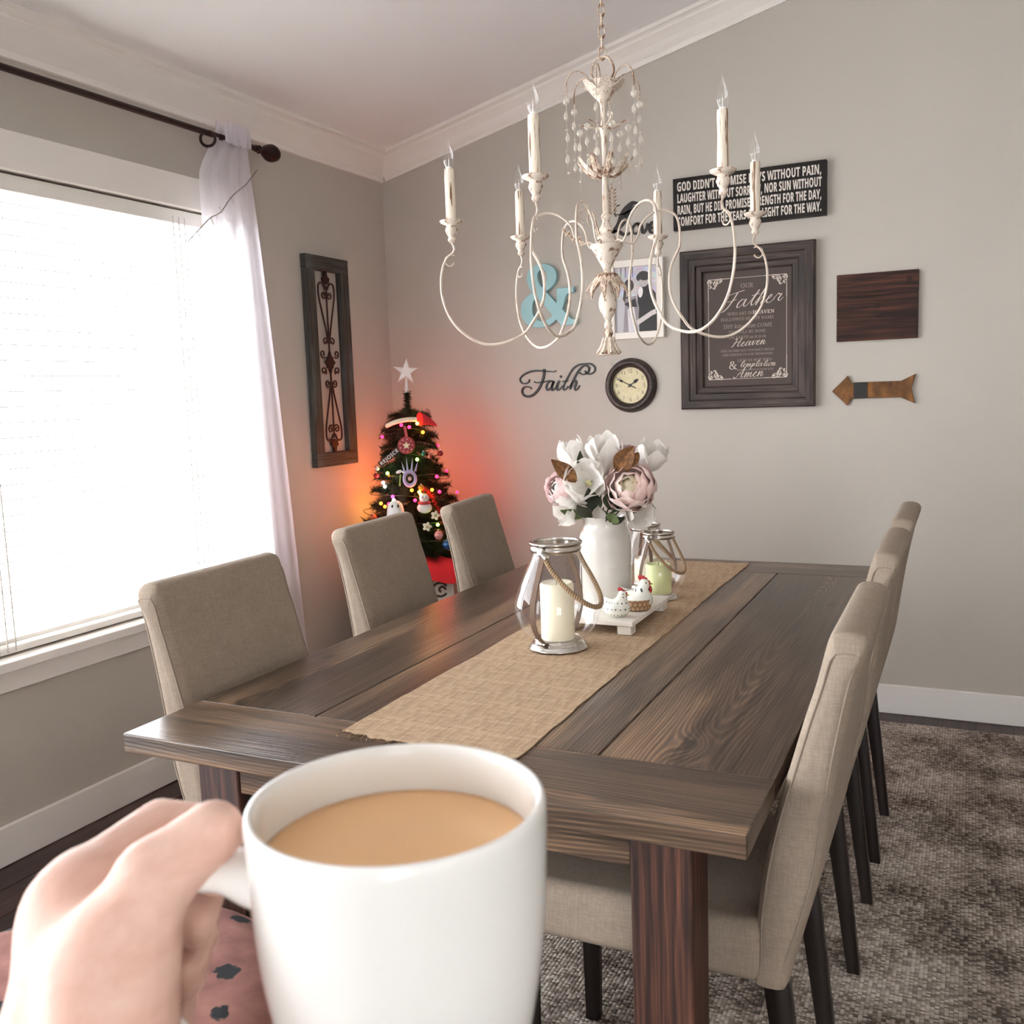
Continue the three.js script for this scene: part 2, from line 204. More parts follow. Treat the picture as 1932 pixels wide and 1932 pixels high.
// ------------------------------------------------------------------ the room: x runs along the picture wall, -z into the room, the ceiling rises from the window wall
const XA = -2.593, ZB = -4.087, XR = 2.4, ZF = 2.6, EAVE = 2.5, SL = 0.242;
const ceilY = (x) => EAVE + SL * (x - XA);
function panel(pts, holes, depth) { const s = new THREE.Shape(pts.map(([a, b]) => new THREE.Vector2(a, b))); for (const [a0, b0, a1, b1] of holes) s.holes.push(new THREE.Path([[a0, b0], [a0, b1], [a1, b1], [a1, b0]].map(([a, b]) => new THREE.Vector2(a, b)))); return new THREE.ExtrudeGeometry(s, { depth, bevelEnabled: false }); }
const WIN = [[-3.02, 0.62, -0.75, 2.06], [-0.40, 0.30, 1.8, 2.15]];      // z0, y0, z1, y1 of the two windows
const DOOR = [0.95, 0.04, 2.2, 2.2];                                     // glazed door behind the camera
struct('wall_left', uvBox(at(panel([[ZB - 0.15, 0], [ZF + 0.15, 0], [ZF + 0.15, EAVE + 0.02], [ZB - 0.15, EAVE + 0.02]], WIN, 0.14), 0, 0, 0, 0, -Math.PI / 2, 0), 'y', 1, 1), M.wallPaint, [XA, 0, 0]);
struct('wall_back', uvBox(panel([[XA, 0], [XR, 0], [XR, ceilY(XR) + 0.05], [XA, EAVE + 0.05]], [], 0.15), 'y', 1, 1), M.wallPaint, [0, 0, ZB - 0.15]);
struct('wall_front', uvBox(panel([[XA, 0], [XR, 0], [XR, ceilY(XR) + 0.05], [XA, EAVE + 0.05]], [DOOR], 0.15), 'y', 1, 1), M.wallPaint, [0, 0, ZF]);
struct('wall_right', uvBox(box(0.15, ceilY(XR) + 0.1, ZF - ZB + 0.3, 0.001, 1), 'y', 1, 1), M.wallPaint, [XR + 0.075, (ceilY(XR) + 0.1) / 2, (ZF + ZB) / 2]);
struct('ceiling', uvBox(panel([[XA - 0.15, ceilY(XA - 0.15)], [XR + 0.15, ceilY(XR + 0.15)], [XR + 0.15, ceilY(XR + 0.15) + 0.15], [XA - 0.15, ceilY(XA - 0.15) + 0.15]], [], ZF - ZB + 0.3), 'z', 1, 1), M.ceiling, [0, 0, ZB - 0.15]);
{ // dark floor of boards laid along the room
  const f = struct('floor', uvBox(box(XR - XA + 0.3, 0.14, ZF - ZB + 0.3, 0.001, 1), 'z', 2, 0.5), M.floor, [(XR + XA) / 2, -0.082, (ZF + ZB) / 2]);
  const w = 0.132, n = Math.ceil((XR - XA) / w), L = ZF - ZB - 0.004, geos = [0, 1, 2, 3, 4].map((k) => uvBox(box(w - 0.003, 0.012, L, 0.0015, 1), 'z', 2, 0.5, k * 0.37, k * 0.21));
  for (let i = 0; i < n; i++) { const p = part('plank', geos[(i * 3) % 5], M.floor, f); p.position.set(-(XR - XA) / 2 + w * (i + 0.5), 0.0755, 0); if (i === n - 1) p.scale.x = 0.8; }
}
// crown mouldings: profile is (distance from the wall, height below the ceiling)
const CROWN = [[0, 0.115], [0.010, 0.115], [0.010, 0.094], [0.016, 0.088], [0.024, 0.078], [0.034, 0.062], [0.048, 0.046], [0.060, 0.034], [0.062, 0.024], [0.072, 0.018], [0.080, 0.016], [0.080, -0.02], [0, -0.03]];
struct('trim_1', at(panel(CROWN.map(([d, h]) => [d, EAVE + SL * d - h]), [], ZF - ZB), 0, 0, 0), M.trim, [XA, 0, ZB]);
{ const len = (XR - XA) / Math.cos(Math.atan(SL)), g = panel(CROWN.map(([d, h]) => [-d, -h]), [], len);   // extruded along z, then laid along the slope
  const m = new THREE.Matrix4().makeBasis(V(0, 0, -1), V(-Math.sin(Math.atan(SL)), Math.cos(Math.atan(SL)), 0), V(Math.cos(Math.atan(SL)), Math.sin(Math.atan(SL)), 0));
  struct('trim_2', flat(g).applyMatrix4(m), M.trim, [XA, EAVE, ZB]); }
struct('baseboard_left', box(0.016, 0.12, ZF - ZB, 0.004), M.trim, [XA + 0.008, 0.06, (ZF + ZB) / 2]);
struct('baseboard_back', box(XR - XA - 0.032, 0.12, 0.016, 0.004), M.trim, [(XR + XA) / 2, 0.06, ZB + 0.008]);
M.trim.side = THREE.DoubleSide;

function windowUnit(name, [z0, y0, z1, y1]) {
  const w = z1 - z0, h = y1 - y0, cz = (z0 + z1) / 2, cy = (y0 + y1) / 2;
  const t = new THREE.Group(); t.name = name; t.position.set(XA, y0, cz); t.userData.kind = 'structure'; scene.add(t);
  const P = (n, ww, hh, dd, x, y, z, m = M.trim) => { const p = part(n, box(dd, hh, ww, 0.004), m, t); p.position.set(x, y, z); return p; };
  P('head_casing', w + 0.12, 0.115, 0.022, 0.011, h + 0.0575, 0); P('casing', 0.055, h, 0.018, 0.009, h / 2, -w / 2 - 0.0275); P('casing', 0.055, h, 0.018, 0.009, h / 2, w / 2 + 0.0275);
  P('sill', w + 0.22, 0.03, 0.06, 0.03, -0.015, 0); P('apron_trim', w + 0.17, 0.07, 0.016, 0.008, -0.066, 0);
  for (const s of [-1, 1]) P('frame_stile', 0.05, h, 0.05, -0.09, h / 2, s * (w / 2 - 0.025));
  P('frame_rail', w - 0.1, 0.05, 0.05, -0.09, 0.025, 0); P('frame_rail', w - 0.1, 0.05, 0.05, -0.09, h - 0.025, 0); P('mullion', 0.05, h - 0.1, 0.05, -0.09, h / 2, 0);
  for (const s of [-1, 1]) P('pane', w / 2 - 0.075, h - 0.1, 0.004, -0.09, h / 2, s * (w / 4 - 0.0125), M.glass);
  return t;
}
windowUnit('window_1', WIN[0]); windowUnit('window_2', WIN[1]);
{ const [x0, y0, x1, y1] = DOOR, w = x1 - x0, h = y1 - y0, t = new THREE.Group(); t.name = 'door_1'; t.position.set((x0 + x1) / 2, y0, ZF); t.userData.kind = 'structure'; scene.add(t);
  const P = (n, ww, hh, x, y, m = M.trim, d = 0.05) => { const p = part(n, box(ww, hh, d, 0.004), m, t); p.position.set(x, y, 0.075); };
  for (const x of [-w / 2 + 0.04, -0.04, 0.04, w / 2 - 0.04]) P('stile', 0.08, h, x, h / 2);
  for (const s of [-1, 1]) { P('rail', w / 2 - 0.16, 0.1, s * w / 4, 0.05); P('rail', w / 2 - 0.16, 0.1, s * w / 4, h - 0.05); P('pane', w / 2 - 0.16, h - 0.2, s * w / 4, h / 2, M.glass, 0.004); } }

{ // slatted blind in the window
  const t = thing('window_blind', 'white slatted blind filling the bright window behind the sheer curtain', 'blind', [XA - 0.035, 0.62, -1.885]);
  const slat = box(0.046, 0.003, 2.26, 0.001, 1);
  part('head_rail', box(0.055, 0.05, 2.27, 0.004), M.blind, t).position.y = 1.41;
  for (let i = 0; i < 29; i++) { const s = part('slat', slat, M.blind, t); s.position.y = 0.05 + i * 0.0465; s.rotation.z = -0.12; }
  part('bottom_rail', box(0.05, 0.02, 2.26, 0.003), M.blind, t).position.y = 0.014;
  for (const z of [-0.84, 0, 0.84]) for (const dz of [-0.028, 0, 0.028]) part('ladder_cord', tube([[0.027, 0.01, z + dz], [0.027, 0.7, z + dz], [0.027, 1.41, z + dz]], 0.0022, 4, 6), std({ color: 0xcfc6ba }), t);
}
{ // curtain rod with ball finial
  const t = thing('curtain_rod', 'dark bronze curtain rod with round ball finial under the crown moulding', 'curtain rod', [-2.505, 2.325, -2.2]);
  part('rod', at(cyl(0.011, 0.011, 1.72, 16), 0, 0, 0, Math.PI / 2), M.bronze, t);
  const fin = lathes([[0, 0], [0.013, 0], [0.010, 0.012], [0.016, 0.020], [0.011, 0.03], [0.02, 0.05], [0.031, 0.075], [0.034, 0.095], [0.026, 0.12], [0.010, 0.131], [0, 0.132]], 24, 4);
  part('finial', at(fin, 0, 0, -0.86, -Math.PI / 2), M.bronze, t); part('finial', at(fin, 0, 0, 0.86, Math.PI / 2), M.bronze, t);
  for (const z of [-0.74, 0.76]) part('bracket', merge([at(cyl(0.006, 0.006, 0.085, 10), -0.045, -0.006, z, 0, 0, Math.PI / 2), at(box(0.006, 0.06, 0.03, 0.002), -0.085, -0.01, z), at(new THREE.TorusGeometry(0.015, 0.005, 8, 16), 0, 0, z)]), M.bronze, t);
  single('curtain_ring', new THREE.TorusGeometry(0.026, 0.0055, 10, 28), M.bronze, 'dark bronze ring hanging on the rod left of the sheer curtain', 'curtain ring', [-2.505, 2.3045, -2.80], 0.5);
}
{ // sheer curtain: gathered at the rod, flaring to the floor
  const zl = (y) => y > 2.15 ? lerp(-2.85, -2.74, sstep(2.38, 2.15, y)) : -2.74 + 0.04 * sstep(2.15, 0.4, y), zr = (y) => lerp(-2.99, -3.225, clamp((2.37 - y) / 2.35) ** 0.72);
  const g = gridGeo(120, 60, (u, v) => { const y = lerp(0.02, 2.375, v), amp = lerp(0.026, 0.010, v) * (0.7 + 0.6 * vnoise(u * 9, v * 2, 64, 64, 3)), ph = u * 6.283 * 3.6 + 0.8 * Math.sin(v * 2 + 1); return V(-2.505 + amp * Math.sin(ph) + (y > 2.31 && y < 2.34 ? 0 : 0), y, lerp(zl(y), zr(y), u) + 0.006 * Math.sin(ph * 2)); });
  const t = single('sheer_curtain', g, M.sheer, 'white sheer curtain panel hanging to the floor beside the bright window', 'curtain');
  part('rod_pocket', gridGeo(60, 4, (u, v) => V(-2.472 + 0.010 * Math.sin(u * 6.283 * 5.5), 2.30 + v * 0.075, lerp(-2.855, -2.99, u))), M.sheer, t);
  const s = thing('string_light', 'thin grey wire of tiny unlit lights draped across the sheer curtain', 'string light', [-2.462, 1.93, -2.64]);
  const w = [[0, -0.02, 0.03], [0, 0.03, -0.03], [0, 0.085, -0.10], [0, 0.11, -0.15], [0, 0.175, -0.215], [0, 0.235, -0.30], [0, 0.30, -0.37]];
  part('wire', tube(w, 0.0018, 60, 6), std({ color: 0x8d8580 }), s);
  for (const [i, dy] of [[1, -0.03], [2, -0.028], [3, 0.02], [4, -0.03], [5, -0.028]]) part('bulb', at(new THREE.CapsuleGeometry(0.0025, 0.02, 4, 8), 0, w[i][1] + dy * 0.5, w[i][2] - 0.004, 0.6), std({ color: 0xc9c4c0 }), s);
}

// ------------------------------------------------------------------ table
const TX0 = -1.387, TX1 = -0.254, TZ0 = -3.245, TZ1 = -1.215, TTOP = 0.76, TH = 0.036, RUG = 0.008;
{
  const t = thing('dining_table', 'long dark-stained farmhouse table of wide planks with board ends', 'table', [(TX0 + TX1) / 2, RUG, (TZ0 + TZ1) / 2]), W = TX1 - TX0, L = TZ1 - TZ0, E = 0.2, yb = TTOP - TH / 2 - RUG, cz = (TZ0 + TZ1) / 2;
  const bw = (W - 0.009) / 4, boards = [];
  for (let k = 0; k < 4; k++) { const g = uvBox(box(bw, TH, L - 2 * E - 0.002, 0.0025), 'z', 0.25 / 0.285, 0.5, 0.125 + k * 0.25, 0.3 * k + 0.1); part('plank', g, M.wood, t).position.set(-W / 2 + bw / 2 + k * (bw + 0.003), yb, 0); }
  [[1, 0.55, 0.37], [-1, 0.1, 0.12]].forEach(([s, ou, ov]) => part('end_board', uvBox(box(W, TH, E, 0.003), 'x', 0.25 / 0.285, 0.5, ou, ov), M.wood, t).position.set(0, yb, s * (L / 2 - E / 2)));
  const lx = 0.4225, lz = L / 2 - 0.083 - 0.045;
  for (const sx of [-1, 1]) for (const sz of [-1, 1]) part('leg', uvBox(box(0.095, TTOP - TH - RUG, 0.095, 0.005), 'y', 4, 1.1, 0.2 * sx + 0.31 * sz, 0.1), M.legWood, t).position.set(sx * lx, (TTOP - TH - RUG) / 2, sz * lz);
  for (const sz of [-1, 1]) part('apron', uvBox(box(2 * lx - 0.095, 0.085, 0.03, 0.003), 'x', 0.9, 0.5, 0.3, 0.6), M.wood, t).position.set(0, TTOP - TH - RUG - 0.0425, sz * (lz + 0.028));
  for (const sx of [-1, 1]) part('apron', uvBox(box(0.03, 0.085, 2 * lz - 0.095, 0.003), 'z', 0.9, 0.5, 0.1, 0.2), M.wood, t).position.set(sx * (lx + 0.028), TTOP - TH - RUG - 0.0425, 0);
}
single('area_rug', uvBox(box(2.9, RUG, 3.2, 0.003), 'z', 1.7, 1.7), M.rug, 'heathered grey woven rug under the dining table and chairs', 'rug', [-0.62, RUG / 2, -2.35]);
{ // burlap runner with frayed ends and wavy hems
  const x0 = -1.003, x1 = -0.653, z0 = -3.178, z1 = -1.349, jag = (t, s) => 0.004 * (vnoise(t * 60, 0, 999, 9, s) - 0.5) + 0.008 * (vnoise(t * 9, 0, 999, 9, s + 4) - 0.5);
  const g = gridGeo(40, 150, (u, v) => { const z = lerp(z1, z0, v), e = u < 0.02 ? jag(v, 3) : u > 0.98 ? jag(v, 9) : 0, ez = (v < 0.005 ? 0.012 * (vnoise(u * 30, 1, 99, 9, 5) - 0.7) : 0) + (v < 0.005 && u < 0.35 ? 0.012 * (u < 0.16 ? 1 : 0) : 0); return V(lerp(x0, x1, u) + e, TTOP + 0.0026 + 0.0007 * vnoise(u * 5, v * 25, 99, 99, 8), z - ez); }, 0.0022);
  const uv = g.attributes.uv, p = g.attributes.position; for (let i = 0; i < uv.count; i++) uv.setXY(i, p.getX(i) * 7, p.getZ(i) * 7);
  const r = single('table_runner', g, M.burlap, 'tan burlap runner with frayed ends along the middle of the table', 'table runner');
  const fr = []; for (let i = 0; i < 130; i++) { const far = i % 2, x = rr(x0, x1), z = far ? z0 : z1, s = far ? -1 : 1; fr.push(taper([[x, TTOP + 0.002, z - s * 0.012], [x + rr(-0.004, 0.004), TTOP + 0.0025, z + s * rr(0, 0.008)], [x + rr(-0.008, 0.008), TTOP + 0.0014, z + s * rr(0.008, 0.02)]], () => 0.0006, 4, 4)); }
  part('fringe', merge(fr), M.burlap, r).userData.kind = 'stuff';
}

// ------------------------------------------------------------------ chairs: built facing +x, origin on the floor under the foot of the back
function chairBack() {
  const W = 0.428, R = 0.025, CR = 0.03, top = 0.9817, prof = [[0.000, 0.405], [-0.010, 0.45], [-0.026, 0.50], [-0.050, 0.592], [-0.066, 0.705], [-0.080, 0.797], [-0.100, 0.90], [-0.117, 0.968], [-0.112, 0.987], [-0.095, 0.995], [-0.074, 0.994], [-0.061, 0.980], [-0.044, 0.90], [-0.026, 0.84], [-0.004, 0.76], [0.018, 0.68], [0.034, 0.60], [0.044, 0.52], [0.046, 0.45], [0.046, 0.405]];
  const loop = new THREE.CatmullRomCurve3(prof.map(([x, y]) => V(x, y > 0.9 ? 0.9 + (y - 0.9) * 0.86 : y, 0)), true, 'catmullrom', 0.4).getPoints(70).slice(0, 70), n = loop.length, ctr = V(-0.02, 0.7, 0);
  const nor = loop.map((p, i) => { const d = loop[(i + 1) % n].clone().sub(loop[(i + n - 1) % n]).normalize(); const q = V(d.y, -d.x, 0); return q; });
  const sgn = nor[10].x < 0 ? 1 : -1;                     // outward on the rear face
  const rings = []; for (let k = 0; k <= 6; k++) { const a = (k / 6) * Math.PI / 2; rings.push([-W / 2 + R * (1 - Math.sin(a)), R * (1 - Math.cos(a))]); } for (let k = 1; k < 8; k++) rings.push([lerp(-W / 2 + R, W / 2 - R, k / 8), 0]); for (let k = 6; k >= 0; k--) { const a = (k / 6) * Math.PI / 2; rings.push([W / 2 - R * (1 - Math.sin(a)), R * (1 - Math.cos(a))]); }
  rings.sort((a, b) => a[0] - b[0]);
  const pos = [], uv = [], idx = [], N = n + 1;
  rings.forEach(([z, ins0]) => { for (let i = 0; i <= n; i++) { const p = loop[i % n], q = nor[i % n], ins = ins0 * lerp(0.25, 1, sstep(0.405, 0.47, p.y)); let x = p.x - sgn * q.x * ins, y = p.y - sgn * q.y * ins; const over = Math.abs(z) - (W / 2 - CR); if (over > 0 && y > top - 0.12) { const drop = CR - Math.sqrt(Math.max(0, CR * CR - over * over)); y -= drop * sstep(top - 0.12, top, y); } pos.push(x, y, z); uv.push(y * 3, z * 3); } });
  for (let j = 0; j < rings.length - 1; j++) for (let i = 0; i < n; i++) { const a = j * N + i, b = a + 1, c = a + N, d = c + 1; idx.push(a, b, c, b, d, c); }
  for (const [j, s] of [[0, 1], [rings.length - 1, -1]]) { const base = j * N; const ring = []; for (let i = 0; i < n; i++) ring.push(new THREE.Vector2(pos[(base + i) * 3], pos[(base + i) * 3 + 1])); for (const [a, b, c] of THREE.ShapeUtils.triangulateShape(ring, [])) idx.push(base + a, base + b, base + c); }
  const g = new THREE.BufferGeometry(); g.setAttribute('position', new THREE.Float32BufferAttribute(pos, 3)); g.setAttribute('uv', new THREE.Float32BufferAttribute(uv, 2)); g.setIndex(idx); const q = g.toNonIndexed(); q.computeVertexNormals();
  // side seams
  const seam = []; for (const z of [-W / 2 + 0.004, W / 2 - 0.004]) seam.push(tube(loop.map((p, i) => [p.x - sgn * nor[i].x * 0.010, p.y - sgn * nor[i].y * 0.010 - (p.y > 0.93 ? 0.02 * sstep(0.93, 0.982, p.y) : 0), z]), 0.0022, 90, 6, true));
  return [uvBox(mergeSmooth(q, 60), 'y', 5, 5), merge(seam)];
}
function makeChair() {
  const t = thing('dining_chair', 'x', 'chair', [0, RUG, 0], 0, 'linen dining chairs around the table');
  const [b, s] = chairBack();
  part('backrest', b, M.linen, t); part('piping', s, std({ color: 0x8d7f71, roughness: 0.95 }), t);
  part('seat', at(uvBox(box(0.475, 0.105, 0.43, 0.026, 4), 'x', 5, 5), 0.265, 0.455, 0), M.linen, t);
  const front = new THREE.CylinderGeometry(0.027, 0.019, 0.41, 4, 1).rotateY(Math.PI / 4), rear = front.clone(); const p = rear.attributes.position; for (let i = 0; i < p.count; i++) if (p.getY(i) < 0) p.setX(i, p.getX(i) - 0.05); rear.computeVertexNormals();
  for (const z of [-0.163, 0.163]) { part('leg', front, M.darkLeg, t).position.set(0.465, 0.205, z); part('leg', rear, M.darkLeg, t).position.set(0.022, 0.205, z); }
  return t;
}
const chair0 = makeChair();
[
  [-1.44, -1.632, 0.02, 'linen upholstered chair nearest the bright window, cut by the left edge'],
  [-1.525, -2.415, 0.06, 'linen upholstered chair in the middle of the window side'],
  [-1.50, -2.975, 0.13, 'linen upholstered chair at the far end beside the Christmas tree'],
  [-0.241, -1.635, Math.PI, 'linen upholstered chair nearest the camera, its side against the table corner'],
  [-0.241, -2.34, Math.PI, 'linen upholstered chair second from the front on the right side'],
  [-0.241, -2.90, Math.PI, 'linen upholstered chair at the far right of the table'],
].forEach(([x, z, a, label], i) => { const o = i ? chair0.clone() : chair0; if (i) { o.name = numbered('dining_chair'); scene.add(o); } o.position.set(x, RUG, z); o.rotation.y = a; o.userData = { label, category: 'chair', group: 'linen dining chairs around the table' }; });

{ // round pouf in printed fabric at the near end of the table
  const g = lathes([[0, 0.0], [0.30, 0.0], [0.33, 0.02], [0.345, 0.10], [0.35, 0.22], [0.345, 0.34], [0.33, 0.41], [0.29, 0.445], [0.2, 0.455], [0, 0.458]], 56, 5), p = g.attributes.position, uv = g.attributes.uv;
  for (let i = 0; i < p.count; i++) { const a = Math.atan2(p.getZ(i), p.getX(i)), r = Math.hypot(p.getX(i), p.getZ(i)), s = r > 0.32 ? 0.34 + (0.42 - p.getY(i)) : r; uv.setXY(i, 0.9 * s * Math.cos(a) + 0.5, 0.9 * s * Math.sin(a) + 0.5); }
  const t = single('floor_pouf', g, std({ map: rep(TX.blots, 3.2, 3.2), roughness: 0.95 }), 'dusty pink round pouf with black blots at the near end of the table', 'pouf', [-1.225, 0.008, -0.935]);
  part('piping', new THREE.TorusGeometry(0.322, 0.006, 8, 60).rotateX(Math.PI / 2).translate(0, 0.42, 0), std({ color: 0x8a5c54 }), t);
}
// ------------------------------------------------------------------ chandelier
{
  const CX = -0.847, CZ = -2.385, Y0 = 1.443;
  const t = thing('chandelier', 'distressed cream six-arm chandelier with candle bulbs hanging over the table', 'chandelier', [CX, Y0, CZ]);
  const Y = (y) => y - Y0, pl = (pts) => pts.map(([r, y]) => [r, Y(y)]);
  part('tassel', lathes(pl([[0.006, 1.512], [0.010, 1.505], [0.012, 1.497], [0.009, 1.49], [0.012, 1.482], [0.017, 1.465], [0.025, 1.448], [0.029, 1.444], [0.024, 1.445], [0.012, 1.47], [0.003, 1.475]]), 20, 4), M.wornMore, t);
  for (let k = 0; k < 8; k++) { const a = k * Math.PI / 4 + 0.2; part('tassel_petal', taper([[0.012 * Math.cos(a), Y(1.487), 0.012 * Math.sin(a)], [0.019 * Math.cos(a), Y(1.465), 0.019 * Math.sin(a)], [0.030 * Math.cos(a), Y(1.446), 0.030 * Math.sin(a)]], (q) => 0.003 + 0.002 * q, 8, 6), M.worn, t); }
  part('baluster', lathes(pl([[0.004, 1.503], [0.009, 1.512], [0.010, 1.522], [0.007, 1.53], [0.012, 1.541], [0.020, 1.556], [0.0235, 1.572], [0.021, 1.59], [0.015, 1.605], [0.011, 1.622], [0.010, 1.655]]), 28, 5), M.worn, t);
  for (let k = 0; k < 9; k++) { const a = k * 2 * Math.PI / 9, c = Math.cos(a), s = Math.sin(a); const g = gridGeo(4, 8, (u, v) => { const r = lerp(0.010, 0.052, Math.sin(v * 1.5)) + 0.004 * Math.sin(v * 9), w = (u - 0.5) * 0.026 * Math.sin(Math.PI * clamp(v * 0.85 + 0.12)), y = Y(1.652 - 0.012 * v - 0.046 * v * v - 0.1 * Math.abs(u - 0.5) * 0.1); return V(r * c - w * s, y, r * s + w * c); }, 0.0016); part('leaf', g, M.wornMore, t); }
  part('cone', lathes(pl([[0.010, 1.652], [0.010, 1.66], [0.014, 1.668], [0.024, 1.687], [0.034, 1.705], [0.042, 1.718], [0.038, 1.722], [0.024, 1.71], [0.012, 1.712]]), 28, 5), M.worn, t);
  part('hub', lathes(pl([[0.012, 1.70], [0.024, 1.715], [0.028, 1.73], [0.022, 1.742], [0.014, 1.75], [0.018, 1.758], [0.013, 1.768], [0.009, 1.78], [0.012, 1.79], [0.008, 1.80]]), 28, 4), M.worn, t);
  part('stem', lathes(pl([[0.0075, 1.79], [0.0085, 1.84], [0.007, 1.885], [0.009, 1.895], [0.007, 1.92], [0.0075, 1.98], [0.010, 1.998], [0.012, 2.010], [0.008, 2.018], [0.007, 2.04], [0.009, 2.075]]), 18, 4), M.worn, t);
  for (const [y, a] of [[1.83, 0.5]]) { const f = []; for (let k = 0; k < 7; k++) for (const s of [-1, 1]) f.push(at(new THREE.SphereGeometry(1, 8, 6), 0.004 + 0.006 * s + 0.012, -0.028 + k * 0.009, 0, 0, 0, s * 0.7, [0.0085, 0.0028, 0.0022])); f.push(at(new THREE.SphereGeometry(1, 8, 6), 0.016, 0.036, 0, 0, 0, 0, [0.003, 0.008, 0.002])); part('feather_leaf', at(merge(f), 0, Y(y), 0, 0, a, 0), M.wornMore, t); }
  { const bowl = lathes(pl([[0.008, 1.888], [0.020, 1.889], [0.034, 1.898], [0.040, 1.905]]), 24, 4); bowl.scale(1, 1, 1); part('leaf_bowl', bowl, M.wornMore, t);
    for (let k = 0; k < 9; k++) { const a = k * 2 * Math.PI / 9 + 0.3, c = Math.cos(a), s = Math.sin(a); part('bowl_leaf', gridGeo(4, 6, (u, v) => { const r = 0.024 + 0.040 * Math.pow(v, 0.8) + 0.006 * v * v, w = (u - 0.5) * 0.024 * (1 - 0.75 * v * v) * (0.75 + 0.6 * v), y = Y(1.892 + 0.042 * v ** 1.5 - 0.004 * Math.cos((u - 0.5) * 5)); return V(r * c - w * s, y, r * s + w * c); }, 0.0016), k % 3 ? M.wornMore : M.worn, t); } }
  for (let k = 0; k < 6; k++) { const a = k * Math.PI / 3 + 0.9, c = Math.cos(a), s = Math.sin(a); part('cross_wire', tube([[0.006 * c, Y(2.008), 0.006 * s], [0.03 * c, Y(2.012), 0.03 * s], [0.062 * c, Y(2.022), 0.062 * s]], 0.0022, 10, 6), M.wornMore, t); }
  part('top_cup', lathes(pl([[0.008, 2.06], [0.012, 2.072], [0.022, 2.083], [0.034, 2.098], [0.040, 2.112], [0.042, 2.118], [0.030, 2.118], [0.012, 2.114], [0.0, 2.114]]), 28, 5), M.worn, t);
  for (let k = 0; k < 6; k++) { const a = k * Math.PI / 3 + 0.05, c = Math.cos(a), s = Math.sin(a); part('cup_petal', gridGeo(4, 5, (u, v) => { const r = 0.030 + 0.026 * v, w = (u - 0.5) * 0.034 * (1 - 0.6 * v * v), y = Y(2.098 + 0.020 * v); return V(r * c - w * s, y, r * s + w * c); }, 0.002), M.worn, t); }
  part('hanging_loop', tube([[-0.016, Y(2.112), 0], [-0.030, Y(2.145), 0], [-0.014, Y(2.176), 0], [0.014, Y(2.176), 0], [0.030, Y(2.145), 0], [0.016, Y(2.112), 0]], 0.0026, 40, 7), M.wornMore, t);
  // upper scroll wires with crystal strands
  const bead = new THREE.SphereGeometry(0.0085, 14, 10), drop = lathes([[0, 0.020], [0.003, 0.016], [0.0055, 0.006], [0.0045, 0], [0, -0.004]], 10, 3), small = new THREE.SphereGeometry(0.0035, 8, 6);
  function strand(r, yTop, a, n) { const c = Math.cos(a) * r, s = Math.sin(a) * r, st = new THREE.Group(); st.name = 'crystal_strand'; st.position.set(c, Y(yTop), s); t.add(st); let y = -0.02;
    part('thread', at(cyl(0.0007, 0.0007, n * 0.026 + 0.03, 5), 0, -(n * 0.026 + 0.03) / 2, 0), M.nickel, st);
    part('bead', bead, M.crystal, st).position.y = y; y -= 0.03;
    for (let k = 0; k < n - 1; k++) { const q = k % 2 ? small : drop; part('drop', q, M.crystal, st).position.set(0.0015 * (k % 3 - 1), y - 0.012, 0); y -= 0.026; } }
  for (let k = 0; k < 6; k++) { const a = k * Math.PI / 3 + 0.35, c = Math.cos(a), s = Math.sin(a); part('scroll_wire', tube([[0.030, 2.112], [0.048, 2.135], [0.072, 2.142], [0.092, 2.125], [0.098, 2.095], [0.094, 2.078]].map(([r, y]) => [r * c, Y(y), r * s]), 0.0017, 30, 6), M.wornMore, t); strand(0.098, 2.088, a, k % 2 ? 6 : 7); }
  for (let k = 0; k < 6; k++) strand(0.062, 2.022, k * Math.PI / 3 + 0.9, 5 - (k % 2));
  // six arms, each with cup, candle sleeve and bulb
  const prof = [[0.018, 1.712], [0.046, 1.728], [0.066, 1.722], [0.080, 1.739], [0.089, 1.768], [0.113, 1.792], [0.139, 1.803], [0.167, 1.80], [0.183, 1.786], [0.191, 1.751], [0.190, 1.713], [0.179, 1.690], [0.168, 1.665], [0.162, 1.63], [0.165, 1.592], [0.177, 1.561], [0.196, 1.531], [0.217, 1.505], [0.250, 1.489], [0.286, 1.480], [0.321, 1.481], [0.352, 1.494], [0.383, 1.519], [0.407, 1.551], [0.423, 1.597], [0.426, 1.641], [0.418, 1.682], [0.406, 1.702], [0.394, 1.711], [0.389, 1.722], [0.395, 1.739], [0.397, 1.752]];
  const curl = []; for (let k = 0; k <= 14; k++) { const a = 2.2 - k * 0.36, r = 0.0175 - 0.0006 * k; curl.push([0.404 - 0.004 + r * Math.cos(a) * 1.0, 1.690 + r * Math.sin(a)]); }
  const arms = [[91.7, 0.414, 1.815], [151.7, 0.394, 1.788], [211.7, 0.394, 1.799], [271.7, 0.414, 1.792], [331.7, 0.386, 1.787], [31.7, 0.411, 1.818]];
  const cup = lathes([[0.004, -0.052], [0.007, -0.05], [0.010, -0.044], [0.008, -0.038], [0.012, -0.030], [0.016, -0.020], [0.013, -0.012], [0.014, -0.008], [0.024, -0.004], [0.029, 0.001], [0.027, 0.004], [0.014, 0.003], [0.0, 0.003]], 24, 4);
